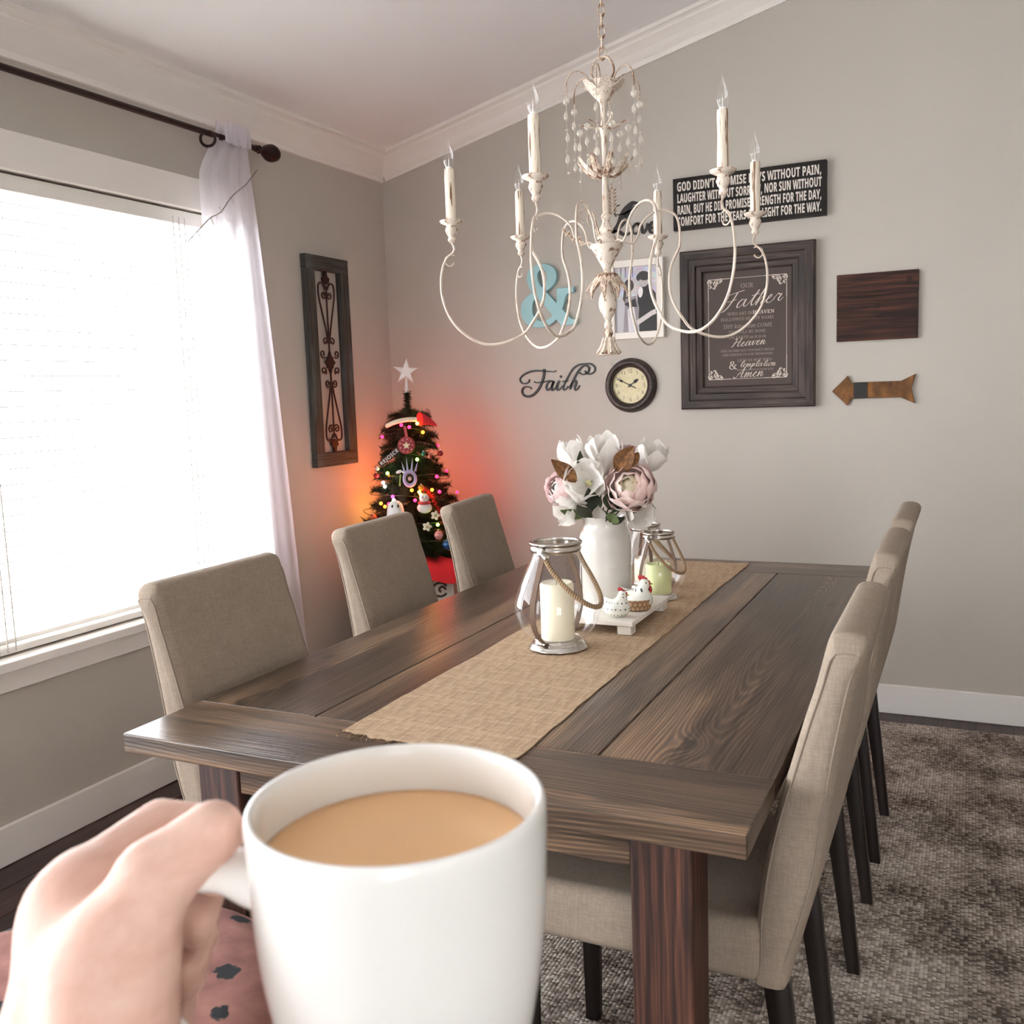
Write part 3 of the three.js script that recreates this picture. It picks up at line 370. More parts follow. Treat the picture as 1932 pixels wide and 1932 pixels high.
  const sleeve = (() => { const g = new THREE.CylinderGeometry(0.0118, 0.0122, 0.126, 22, 14), p = g.attributes.position; for (let i = 0; i < p.count; i++) { const a = Math.atan2(p.getZ(i), p.getX(i)), y = p.getY(i), k = 1 + 0.09 * vnoise(a * 3 + 20, y * 30 + 9, 999, 999, 4) * (Math.abs(y) < 0.062 ? 1 : 0); p.setX(i, p.getX(i) * k); p.setZ(i, p.getZ(i) * k); } g.computeVertexNormals(); return g; })();
  const bulb = lathes([[0.0085, 0], [0.0095, 0.004], [0.0135, 0.014], [0.0145, 0.022], [0.0118, 0.036], [0.0065, 0.050], [0.0028, 0.062], [0.0005, 0.074]], 18, 4);
  arms.forEach(([deg, R, yf], i) => {
    const a = -deg * D, q = R / 0.394, dy = yf - 1.788, T = ([r, y]) => { const k = clamp((r - 0.1) / 0.25); return [r * lerp(1, q, k), y + dy * sstep(0.3, 0.4, r) * sstep(1.5, 1.75, y)]; };
    const P = prof.map(T).map(([r, y]) => [r, Y(y), 0]);
    part('arm', at(merge([taper(P, (u) => 0.0027 + 0.0011 * Math.sin(Math.PI * clamp(u * 1.15 - 0.1)), 150, 8), tube(curl.map(T).map(([r, y]) => [r, Y(y), 0]), 0.0018, 40, 6)]), 0, 0, 0, 0, a, 0), i % 2 ? M.worn : M.worn, t);
    if (i === 1 || i === 2) part('scroll_leaf', at(merge([taper([[0.02, Y(1.735), 0], [0.034, Y(1.775), 0], [0.05, Y(1.81), 0], [0.064, Y(1.806), 0], [0.066, Y(1.785), 0], [0.058, Y(1.776), 0]], (u) => 0.0024 * (1 - 0.5 * u), 24, 6), ...[0, 1, 2, 3].map((k) => at(new THREE.SphereGeometry(1, 8, 6), 0.085 + 0.008 * k, Y(1.735 + 0.007 * k), 0, 0, 0, 0.8 * (k % 2 ? 1 : -1), [0.010, 0.0035, 0.004]))]), 0, 0, 0, 0, a + 0.12, 0), M.wornMore, t);
    const x = R * Math.cos(deg * D), z = R * Math.sin(deg * D);
    part('candle_cup', at(cup, x, Y(yf), z), M.worn, t);
    part('candle_sleeve', at(sleeve, x, Y(yf) + 0.066, z, 0, i * 1.1, 0), M.sleeve, t);
    const b = part('bulb', at(bulb, x, Y(yf) + 0.131, z), M.glass, t);
    part('bulb_base', at(merge([at(cyl(0.0074, 0.0074, 0.006, 14), 0, 0, 0), at(cyl(0.0011, 0.0018, 0.020, 8), 0, 0.012, 0)]), x, Y(yf) + 0.131, z), M.trim, b);
  });
  // chain to the sloping ceiling
  const link = new THREE.TorusGeometry(0.0105, 0.0022, 8, 20).scale(0.75, 1.5, 1), yc = ceilY(CX);
  let y = 2.188, k = 0; for (; y < yc - 0.05; y += 0.0255, k++) part('chain_link', at(link, 0, Y(y), 0, 0, (k % 2) * Math.PI / 2 + 0.3, 0), M.wornMore, t);
  part('ceiling_rose', at(lathes([[0, -0.05], [0.012, -0.048], [0.02, -0.035], [0.055, -0.018], [0.062, 0], [0.06, 0.01], [0, 0.01]], 28, 3), 0, Y(yc) - 0.004, 0, 0, 0, Math.atan(SL)), M.worn, t);
}

// ------------------------------------------------------------------ picture wall
const onWall = (x, y, d = 0) => [x, y, ZB + d];
const font = await new FontLoader().loadAsync('fonts/droid/droid_serif_bold.typeface.json');
{ // black box sign with white block letters
  const t = thing('block_sign', 'black wooden block sign with four lines of white capital letters', 'sign', onWall(-0.833, 2.008, 0.016));
  const W = 0.617, H = 0.212, Th = 0.032;
  part('board', at(box(W, H, Th, 0.003), 0, H / 2, 0), M.black, t);
  const tx = canvasTex(1536, 528, (c, w, h) => {
    c.fillStyle = '#181311'; c.fillRect(0, 0, w, h); c.fillStyle = '#d8d0c5'; c.textBaseline = 'alphabetic';
    ['GOD DIDN\u2019T PROMISE DAYS WITHOUT PAIN,', 'LAUGHTER WITHOUT SORROW, NOR SUN WITHOUT', 'RAIN, BUT HE DID PROMISE STRENGTH FOR THE DAY,', 'COMFORT FOR THE TEARS AND LIGHT FOR THE WAY.'].forEach((s, i) => { c.save(); c.font = 'bold 118px sans-serif'; const m = c.measureText(s).width; c.translate(36, 128 + i * 121); c.scale((w - 72) / m, 1.08); c.lineWidth = 3; c.strokeStyle = '#d8d0c5'; c.fillText(s, 0, 0); c.strokeText(s, 0, 0); c.restore(); });
    for (let i = 0; i < 2500; i++) { c.fillStyle = `rgba(24,19,17,${0.25 + 0.3 * rnd()})`; c.fillRect(rnd() * w, rnd() * h, 2 + 3 * rnd(), 1 + 2 * rnd()); }
  });
  part('lettering', at(new THREE.PlaneGeometry(W - 0.006, H - 0.006), 0, H / 2, Th / 2 + 0.0006), std({ map: tx, roughness: 0.8 }), t);
}
{ // framed prayer print
  const t = thing('prayer_picture', 'large dark wooden frame holding a brown prayer print with white script', 'picture', onWall(-0.841, 1.259, 0)), W = 0.55, H = 0.66;
  // four mitred rails with a stepped profile: (distance in from the outer edge, depth)
  const pr = [[0, 0.004], [0, 0.034], [0.006, 0.04], [0.034, 0.04], [0.040, 0.034], [0.062, 0.032], [0.068, 0.024], [0.088, 0.021], [0.094, 0.012], [0.094, 0.004]];
  const rail = (L, w) => { const pos = [], idx = [], n = pr.length; for (const s of [-1, 1]) for (const [d, z] of pr) pos.push(s * (L / 2 - d), d, z); for (let i = 0; i < n; i++) { const j = (i + 1) % n; idx.push(i, n + i, j, j, n + i, n + j); } for (let i = 1; i < n - 1; i++) { idx.push(0, i, i + 1, n, n + i + 1, n + i); } const g = new THREE.BufferGeometry(); g.setAttribute('position', new THREE.Float32BufferAttribute(pos, 3)); g.setIndex(idx); const q = g.toNonIndexed(); q.computeVertexNormals(); return uvBox(q, 'x', 4, 1.6, w, w * 0.3); };
  M.frameWood.side = THREE.DoubleSide;
  part('frame_rail', at(rail(W, 0.1), 0, 0, 0), M.frameWood, t); part('frame_rail', at(rail(W, 0.4), 0, H, 0, 0, 0, Math.PI), M.frameWood, t);
  part('frame_stile', at(rail(H, 0.7), W / 2, H / 2, 0, 0, 0, Math.PI / 2), M.frameWood, t); part('frame_stile', at(rail(H, 0.2), -W / 2, H / 2, 0, 0, 0, -Math.PI / 2), M.frameWood, t);
  const tx = canvasTex(900, 1170, (c, w, h) => {
    c.fillStyle = '#4a3e38'; c.fillRect(0, 0, w, h); for (let i = 0; i < 9000; i++) { const g = 40 + 60 * rnd(); c.fillStyle = `rgba(${g + 8},${g},${g - 6},0.18)`; c.fillRect(rnd() * w, rnd() * h, 3 + 8 * rnd(), 2); }
    const col = '#c9bcae', dim = '#9d8f83'; c.strokeStyle = col; c.lineWidth = 4; c.strokeRect(70, 90, w - 140, h - 180);
    const flourish = (x, y, sx, sy) => { c.save(); c.translate(x, y); c.scale(sx, sy); c.fillStyle = '#4a3e38'; c.fillRect(-16, -16, 130, 130); c.strokeStyle = col; c.fillStyle = col; c.lineWidth = 5; for (let k = 0; k < 9; k++) { const a = hash(k, 1, 4) * 90, b = hash(k, 2, 4) * (100 - a); c.beginPath(); c.arc(a, b, 9 + 7 * hash(k, 3, 4), k, k + 4.4); c.stroke(); c.beginPath(); c.arc(a + 4, b + 2, 6, 0, 7); c.fill(); } c.beginPath(); c.moveTo(0, 160); c.lineTo(0, 0); c.lineTo(160, 0); c.stroke(); c.restore(); };
    flourish(70, 90, 1.35, 1.35); flourish(w - 70, 90, -1.35, 1.35); flourish(70, h - 90, 1.35, -1.35); flourish(w - 70, h - 90, -1.35, -1.35);
    c.textAlign = 'center'; const line = (s, y, size, o = {}) => { c.save(); c.translate(o.x ?? w / 2, y); if (o.skew) c.transform(1, o.rise ?? 0, -o.skew, 1, 0, 0); c.scale(o.sx ?? 1, 1); c.fillStyle = o.col ?? col; c.font = `${o.bold ? 'bold ' : ''}${size}px ${o.f ?? 'serif'}`; c.fillText(s, 0, 0); c.restore(); };
    // joined-up script drawn with a pen: each letter is a run of points in a unit box (x 0..1, y up, x-height 0.5)
    const LET = { F: [[[0.15, 0.62], [0.2, 0.9], [0.6, 1.02], [1.15, 1.12]], [[0.75, 1.0], [0.62, 0.55], [0.42, 0.08], [0.15, -0.12], [-0.08, 0.02]], [[0.28, 0.5], [0.6, 0.52], [0.85, 0.6]]], H: [[[0.05, 0.85], [0.2, 1.0], [0.28, 0.85], [0.15, 0.3], [-0.02, 0.0]], [[0.85, 1.0], [0.7, 0.5], [0.65, 0.08], [0.85, 0.02], [1.0, 0.2]], [[0.05, 0.45], [0.4, 0.52], [0.85, 0.55]]], A: [[[-0.1, 0.1], [0.05, -0.02], [0.35, 0.4], [0.72, 1.05]], [[0.72, 1.05], [0.68, 0.5], [0.7, 0.05], [0.88, 0.06], [1.0, 0.2]], [[0.2, 0.4], [0.5, 0.42], [0.85, 0.48]]],
      a: [[[0.5, 0.45], [0.3, 0.52], [0.08, 0.3], [0.1, 0.04], [0.3, 0.06], [0.52, 0.5], [0.5, 0.1], [0.62, 0.02], [0.8, 0.2]]], t: [[[0.1, 0.2], [0.45, 0.98], [0.25, 0.2], [0.34, 0.02], [0.6, 0.2]], [[0.1, 0.66], [0.6, 0.72]]], h: [[[0.0, 0.2], [0.35, 0.85], [0.42, 1.15], [0.28, 0.9], [0.12, 0.0]], [[0.14, 0.1], [0.42, 0.5], [0.48, 0.38], [0.42, 0.06], [0.55, 0.02], [0.7, 0.2]]], e: [[[0.0, 0.2], [0.32, 0.4], [0.28, 0.52], [0.12, 0.36], [0.12, 0.06], [0.3, 0.0], [0.55, 0.2]]], r: [[[0.0, 0.2], [0.22, 0.52], [0.28, 0.45], [0.42, 0.46], [0.34, 0.12], [0.45, 0.02], [0.62, 0.2]]], v: [[[0.0, 0.3], [0.15, 0.5], [0.2, 0.05], [0.34, 0.1], [0.46, 0.5], [0.62, 0.44]]], n: [[[0.0, 0.3], [0.12, 0.5], [0.08, 0.0], [0.3, 0.46], [0.4, 0.44], [0.36, 0.08], [0.46, 0.0], [0.62, 0.2]]], m: [[[0.0, 0.3], [0.12, 0.5], [0.08, 0.0], [0.28, 0.46], [0.36, 0.44], [0.32, 0.0], [0.52, 0.46], [0.62, 0.44], [0.58, 0.08], [0.68, 0.0], [0.84, 0.2]]],
      p: [[[0.0, 0.2], [0.14, 0.5], [0.02, -0.45]], [[0.1, 0.4], [0.32, 0.5], [0.36, 0.2], [0.16, 0.06], [0.5, 0.14]]], l: [[[0.0, 0.2], [0.3, 0.9], [0.2, 0.95], [0.08, 0.1], [0.2, 0.0], [0.4, 0.2]]], i: [[[0.0, 0.2], [0.12, 0.48], [0.08, 0.08], [0.2, 0.0], [0.36, 0.2]], [[0.16, 0.68], [0.18, 0.7]]], o: [[[0.3, 0.5], [0.08, 0.3], [0.12, 0.02], [0.36, 0.1], [0.36, 0.44], [0.28, 0.5], [0.55, 0.42]]] }, ADV = { F: 1.0, H: 1.02, A: 1.0, a: 0.72, t: 0.5, h: 0.66, e: 0.5, r: 0.55, v: 0.58, n: 0.6, m: 0.82, p: 0.48, l: 0.36, i: 0.34, o: 0.52 };
    const script = (word, x0, y0, size, w, rise = 0, col2 = col) => { let x = 0; c.strokeStyle = col2; c.lineCap = c.lineJoin = 'round'; for (const ch of word) { for (const run of LET[ch]) { const P = new THREE.CatmullRomCurve3(run.map(([a, b]) => V(x0 + (x + a + 0.42 * b) * size, y0 - b * size - rise * (x + a) * size, 0))).getPoints(30); for (let k = 0; k < 30; k++) { const down = clamp((P[k + 1].y - P[k].y) / (Math.hypot(P[k + 1].x - P[k].x, P[k + 1].y - P[k].y) + 1e-6)); c.lineWidth = w * (0.6 + 0.9 * down); c.beginPath(); c.moveTo(P[k].x, P[k].y); c.lineTo(P[k + 1].x, P[k + 1].y); c.stroke(); } } x += ADV[ch]; } };
    line('OUR', 190, 58, { col: dim }); script('Father', 185, 400, 150, 7, 0.10, '#d8ccbf');
    line('WHO ART IN', 452, 40, { x: 380, col: dim }); line('HEAVEN', 452, 48, { x: 610, bold: true }); line('HALLOWED BE THY NAME', 505, 40, { col: dim });
    line('THY kingdom COME', 580, 50, { col: dim, skew: 0.2 }); line('THY WILL BE DONE', 632, 38, { col: dim }); line('ON EARTH as it is in', 684, 38, { col: dim, skew: 0.2 }); script('Heaven', 300, 765, 82, 5.5, 0.05);
    line('GIVE US THIS DAY OUR DAILY BREAD', 812, 29, { col: dim }); line('AND FORGIVE US OUR TRESPASSES', 852, 29, { col: dim }); line('LEAD US NOT INTO', 912, 36, { x: 520, col: dim }); line('&', 985, 110, { x: 310 }); script('temptation', 370, 965, 64, 4.5); line('BUT DELIVER US FROM EVIL', 1004, 26, { col: dim, x: 530 }); script('Amen', 320, 1072, 96, 6, 0.04);
  });
  part('print', at(new THREE.PlaneGeometry(W - 0.17, H - 0.17), 0, H / 2, 0.0075), std({ map: tx, roughness: 0.7 }), t);
  part('backing_board', at(box(W - 0.16, H - 0.16, 0.004, 0.001), 0, H / 2, 0.004), M.black, t);
}
{ // wall clock at ten to two
  const t = thing('wall_clock', 'round wall clock with thick dark rim and cream face', 'clock', onWall(-1.351, 1.371, 0));
  const rim = lathes([[0.086, 0.014], [0.088, 0.024], [0.092, 0.030], [0.099, 0.033], [0.108, 0.030], [0.113, 0.022], [0.116, 0.012], [0.117, 0.002], [0.08, 0.002]], 56, 4);
  part('rim', at(rim, 0, 0, 0, Math.PI / 2), std({ map: rep(TX.frameWood, 6, 1), roughness: 0.45 }), t);
  part('inner_ring', at(new THREE.TorusGeometry(0.085, 0.005, 10, 56), 0, 0, 0.020), M.bronze, t);
  const tx = canvasTex(640, 640, (c, w) => { c.fillStyle = '#ded2ab'; c.fillRect(0, 0, w, w); for (let i = 0; i < 900; i++) { c.fillStyle = `rgba(150,128,84,${0.06 * rnd()})`; c.beginPath(); c.arc(rnd() * w, rnd() * w, 6 + 26 * rnd(), 0, 7); c.fill(); } c.fillStyle = '#3a302a'; c.textAlign = 'center'; c.textBaseline = 'middle'; c.font = '74px serif'; for (let k = 1; k <= 12; k++) { const a = k * Math.PI / 6; c.fillText(String(k), w / 2 + 236 * Math.sin(a), w / 2 - 236 * Math.cos(a)); } c.strokeStyle = '#5a4c3e'; c.lineWidth = 3; c.beginPath(); c.arc(w / 2, w / 2, 292, 0, 7); c.stroke(); });
  const face = new THREE.CircleGeometry(0.086, 48); part('face', at(face, 0, 0, 0.011), std({ map: tx, roughness: 0.6 }), t);
  const hand = (L, w, tail, deg) => at(merge([at(box(w, L, 0.0015, 0.0005, 1), 0, L / 2, 0), at(cyl(w * 1.7, w * 1.7, 0.0015, 16), 0, L * 0.68, 0, Math.PI / 2, 0, 0, [1, 1, 1.7]), at(box(w * 1.2, tail, 0.0015, 0.0005, 1), 0, -tail / 2, 0), at(cyl(0.006, 0.006, 0.003, 16), 0, 0, 0, Math.PI / 2)]), 0, 0, 0.0145, 0, 0, -deg * D);
  part('hour_hand', hand(0.045, 0.004, 0.012, 54), M.black, t); part('minute_hand', at(hand(0.067, 0.003, 0.03, 297), 0, 0, 0.002), M.black, t);
}
const mm = (a, ox, oy) => a.map(([x, y]) => [x / 1000 - ox, y / 1000 - oy]);
const pen = (a, b, c = a) => (t) => (t < 0.5 ? lerp(a, b, sstep(0, 0.5, t)) : lerp(b, c, sstep(0.5, 1, t))) / 1000;
{ const S = [ // cut metal word
    [[[-1708, 1451], [-1714, 1445], [-1730, 1447], [-1767, 1451], [-1808, 1454], [-1846, 1448], [-1876, 1434], [-1889, 1417], [-1881, 1402], [-1863, 1397], [-1845, 1404], [-1841, 1416]], pen(3, 6, 4)],
    [[[-1765, 1460], [-1768, 1435], [-1775, 1409], [-1788, 1383], [-1807, 1358], [-1831, 1341], [-1856, 1338], [-1875, 1347], [-1881, 1364], [-1874, 1378], [-1855, 1383], [-1836, 1378], [-1832, 1371]], pen(8, 8, 4)],
    [[[-1818, 1405], [-1810, 1400], [-1785, 1400], [-1760, 1403], [-1738, 1407]], pen(3, 5, 3)],
    [[[-1724, 1402], [-1740, 1402], [-1753, 1390], [-1757, 1375], [-1751, 1364], [-1739, 1370], [-1726, 1387], [-1719, 1403]], pen(5, 6, 5)], [[[-1719, 1403], [-1730, 1378], [-1729, 1363], [-1716, 1368], [-1702, 1384]], pen(7, 7, 3)],
    [[[-1693, 1404], [-1704, 1380], [-1704, 1364], [-1692, 1365], [-1677, 1381]], pen(7, 7, 3)], [[[-1687, 1419], [-1684, 1423], [-1681, 1426]], pen(5, 6, 5)],
    [[[-1567, 1444], [-1558, 1432], [-1542, 1428], [-1522, 1438], [-1518, 1456], [-1537, 1473], [-1561, 1474], [-1592, 1472], [-1621, 1457], [-1641, 1432], [-1658, 1405], [-1672, 1379], [-1675, 1363], [-1664, 1362], [-1650, 1377]], pen(4, 6, 4)], [[[-1680, 1399], [-1665, 1401], [-1650, 1403]], pen(3, 5, 3)],
    [[[-1641, 1364], [-1629, 1393], [-1610, 1427], [-1589, 1454], [-1567, 1467], [-1550, 1461], [-1547, 1448], [-1558, 1432], [-1578, 1428], [-1594, 1437]], pen(7, 6, 4)], [[[-1640, 1373], [-1624, 1396], [-1612, 1401], [-1610, 1390], [-1617, 1372], [-1615, 1359], [-1603, 1364], [-1594, 1380]], pen(4, 7, 3)]];
  single('faith_word_sign', merge(S.map(([p, w]) => stroke(mm(p, -1.70, 1.338), (t) => 1.45 * w(t), 0.006, 46))), M.black, 'black cut-out script word Faith on the wall left of the clock', 'word sign', onWall(-1.70, 1.338, 0.0062)); }
{ const S = [[[[-1404, 2100], [-1411, 2121], [-1405, 2141], [-1386, 2147]], pen(3, 5, 3)], [[[-1402, 2108], [-1385, 2106], [-1362, 2109], [-1334, 2122], [-1318, 2137]], pen(3, 6, 3)],
    [[[-1303, 2145], [-1327, 2149], [-1349, 2129], [-1369, 2096], [-1388, 2064], [-1420, 2035]], pen(7, 32, 14)], [[[-1424, 2036], [-1398, 2038], [-1373, 2022], [-1348, 2022], [-1329, 2038]], pen(6, 11, 4)],
    [[[-1312, 2062], [-1329, 2046], [-1330, 2026], [-1314, 2019], [-1300, 2035], [-1303, 2058], [-1312, 2062]], pen(8, 7, 8)], [[[-1306, 2058], [-1291, 2058], [-1284, 2020], [-1268, 2036], [-1264, 2055], [-1252, 2048]], pen(5, 10, 4)], [[[-1247, 2035], [-1228, 2041], [-1228, 2056], [-1243, 2058], [-1254, 2038], [-1250, 2019], [-1229, 2018], [-1209, 2035]], pen(5, 10, 4)]];
  single('love_word_sign', merge(S.map(([p, w]) => stroke(mm(p, -1.31, 2.02), (t) => 1.3 * w(t), 0.006, 40))), M.black, 'black cut-out script word Love behind the chandelier stem', 'word sign', onWall(-1.31, 2.02, 0.0062)); }
{ const g = new TextGeometry('&', { font, size: 0.27, depth: 0.022, curveSegments: 10, bevelEnabled: true, bevelThickness: 0.002, bevelSize: 0.002, bevelSegments: 2 }); g.computeBoundingBox(); const b = g.boundingBox; g.translate(-(b.min.x + b.max.x) / 2, -b.min.y, 0.002); g.scale(0.272 / (b.max.x - b.min.x), 0.281 / (b.max.y - b.min.y), 1);
  single('ampersand_sign', flat(g), M.teal, 'pale teal wooden ampersand on the wall behind the left chandelier arms', 'wall letter', onWall(-1.727, 1.647, 0)); }
{ // wedding photograph
  const t = thing('photo_frame', 'white framed black and white photograph of a couple kissing', 'photo frame', onWall(-1.318, 1.572, 0)), W = 0.252, H = 0.338, B = 0.03;
  for (const s of [-1, 1]) { part('frame_stile', at(box(B, H, 0.024, 0.003), s * (W / 2 - B / 2), H / 2, 0.012), M.whiteWood, t); part('frame_rail', at(box(W - 2 * B, B, 0.022, 0.003), 0, H / 2 + s * (H / 2 - B / 2), 0.011), M.whiteWood, t); }
  const tx = canvasTex(480, 680, (c, w, h) => {
    const e = (x, y, a, b, r, f) => { c.fillStyle = f; c.beginPath(); c.ellipse(x, y, a, b, r, 0, 7); c.fill(); }, poly = (f, ...p) => { c.fillStyle = f; c.beginPath(); p.forEach(([x, y], i) => (i ? c.lineTo(x, y) : c.moveTo(x, y))); c.closePath(); c.fill(); };
    c.fillStyle = '#bdb8bc'; c.fillRect(0, 0, w, h); for (let i = 0; i < 60; i++) e(rnd() * w, rnd() * 320, 20 + 40 * rnd(), 12 + 20 * rnd(), 0, `rgba(${150 + 90 * rnd()},${150 + 90 * rnd()},${160 + 90 * rnd()},0.35)`);
    for (const x of [70, 120, 200, 385]) poly('#5b565a', [x, 0], [x + 12, 0], [x + 8, 110], [x + 2, 110]);
    poly('#16120f', [290, 210], [380, 190], [455, 290], [470, 480], [462, 680], [270, 680], [262, 480], [255, 300]);                     // dark suit
    e(330, 150, 56, 70, 0.25, '#b7b0ae'); e(330, 105, 66, 48, 0.2, '#2a2422'); e(268, 120, 22, 34, 0, '#2a2422');                          // groom's head
    e(205, 220, 52, 62, -0.3, '#c9c2bf'); e(165, 190, 52, 62, -0.2, '#3a3230'); poly('#3a3230', [115, 190], [190, 240], [140, 420], [92, 330]); // bride
    poly('#8f888c', [120, 330], [240, 300], [272, 430], [250, 680], [90, 680]); poly('#d3ced0', [140, 440], [215, 400], [250, 680], [150, 680]); poly('#1b1614', [105, 380], [230, 330], [250, 420], [150, 410]);
    poly('#cfc8c4', [240, 560], [400, 470], [452, 450], [462, 500], [410, 520], [250, 610]); e(290, 270, 26, 56, 0.1, '#e8e4e4');
  });
  part('photo', at(new THREE.PlaneGeometry(W - 2 * B + 0.004, H - 2 * B + 0.004), 0, H / 2, 0.009), std({ map: tx, roughness: 0.5 }), t);
  part('backing_board', at(box(W - 0.03, H - 0.03, 0.006, 0.001), 0, H / 2, 0.004), M.greyWood, t);
}
{ const t = thing('wood_plaque', 'plain brown wooden plaque at the right edge beside the prayer frame', 'plaque', onWall(-0.335, 1.511, 0)); for (let k = 0; k < 3; k++) part('slat', at(uvBox(box(0.3, 0.0855, 0.018, 0.002), 'x', 3, 1.3, k * 0.3, k * 0.2), 0, 0.0437 + k * 0.0873, 0.009), std({ map: rep(TX.legWood, 1, 1), color: 0xd9c4b6, roughness: 0.8 }), t);
  const s = new THREE.Shape([[-0.165, 0], [-0.11, 0.056], [-0.095, 0.03], [0.09, 0.03], [0.14, 0.055], [0.125, 0], [0.14, -0.055], [0.09, -0.03], [-0.095, -0.03], [-0.11, -0.056]].map(([x, y]) => new THREE.Vector2(x, y)));
  const a = single('wooden_arrow', uvBox(new THREE.ExtrudeGeometry(s, { depth: 0.012, bevelEnabled: true, bevelSize: 0.002, bevelThickness: 0.002, bevelSegments: 1 }), 'x', 4, 2), std({ map: TX.leaf, roughness: 0.8 }), 'small brown wooden arrow pointing left at the right edge below the plaque', 'wall arrow', onWall(-0.333, 1.317, 0.002));
  part('band', at(box(0.05, 0.064, 0.004, 0.001), -0.06, 0, 0.0155), M.black, a); }
{ // weathered panel with iron scrollwork on the window wall
  const t = thing('iron_wall_panel', 'tall weathered grey wooden frame with black iron scrollwork inside', 'wall panel', [XA, 1.06, -3.565], Math.PI / 2), W = 0.312, H = 0.918, B = 0.062, T = 0.03;
  for (const s of [-1, 1]) { part('frame_stile', at(uvBox(box(B, H - 2 * B, T, 0.003), 'y', 4, 1.2, 0.3 * s, 0), s * (W / 2 - B / 2), H / 2, T / 2), M.greyWood, t); part('frame_rail', at(uvBox(box(W, B, T, 0.003), 'x', 4, 1.2, 0.5 * s, 0.2), 0, H / 2 + s * (H / 2 - B / 2), T / 2), M.greyWood, t); }
  const tb = (p, r = 0.0042) => tube(p.map(([x, y]) => [x, y, 0.014]), r, 36, 7), spiral = (cx, cy, r, a0, turns, dir) => { const o = []; for (let k = 0; k <= 18; k++) { const q = k / 18, a = a0 + dir * turns * 6.283 * q, rad = r * (1 - 0.75 * q); o.push([cx + rad * Math.cos(a), cy + rad * Math.sin(a)]); } return o; };
  for (const v of [1, -1]) { const Yc = (y) => H / 2 + v * y; // y measured from the centre
    for (const s of [-1, 1]) {
      part('scroll', tb([[0.004 * s, Yc(0.085)], [0.016 * s, Yc(0.14)], [0.040 * s, Yc(0.225)], [0.058 * s, Yc(0.30)], [0.052 * s, Yc(0.342)], [0.026 * s, Yc(0.345)], [0.008 * s, Yc(0.318)]]), M.iron, t);
      part('scroll', tb(spiral(0.022 * s, Yc(0.295), 0.019, s > 0 ? 2.4 : 0.74, 1.2, v > 0 ? s : -s).map(([x, y]) => [x, y]), 0.0036), M.iron, t);
      part('scroll', tb(spiral(0.026 * s, Yc(0.092), 0.019, s > 0 ? 3.6 : -0.4, 1.15, -s * v), 0.0036), M.iron, t);
      part('scroll', tb(spiral(0.050 * s, Yc(0.038), 0.019, s > 0 ? 3.9 : -0.8, 1.15, s * v), 0.0036), M.iron, t);
    }
    part('stem', tb([[0, Yc(0.05)], [0, Yc(0.2)], [0, Yc(0.335)]]), M.iron, t);
    const lf = new THREE.Shape([[0, -0.022], [0.020, -0.012], [0.024, 0.006], [0.011, 0.012], [0.008, 0.03], [0, 0.044], [-0.008, 0.03], [-0.011, 0.012], [-0.024, 0.006], [-0.020, -0.012]].map(([x, y]) => new THREE.Vector2(x, y)));
    part('finial_leaf', at(new THREE.ExtrudeGeometry(lf, { depth: 0.006, bevelEnabled: true, bevelSize: 0.002, bevelThickness: 0.002, bevelSegments: 2 }), 0, Yc(0.362), 0.010, 0, 0, v > 0 ? 0 : Math.PI), M.iron, t);
  }
  const dm = new THREE.Shape(); for (let k = 0; k < 16; k++) { const a = k * Math.PI / 8, r = k % 4 === 0 ? 0.040 : k % 2 ? 0.024 : 0.028, p = [r * Math.cos(a) * 0.85, r * Math.sin(a) * 1.15]; k ? dm.lineTo(...p) : dm.moveTo(...p); }
  part('centre_leaf', at(new THREE.ExtrudeGeometry(dm, { depth: 0.007, bevelEnabled: true, bevelSize: 0.003, bevelThickness: 0.003, bevelSegments: 2 }), 0, H / 2, 0.010), M.iron, t);
}
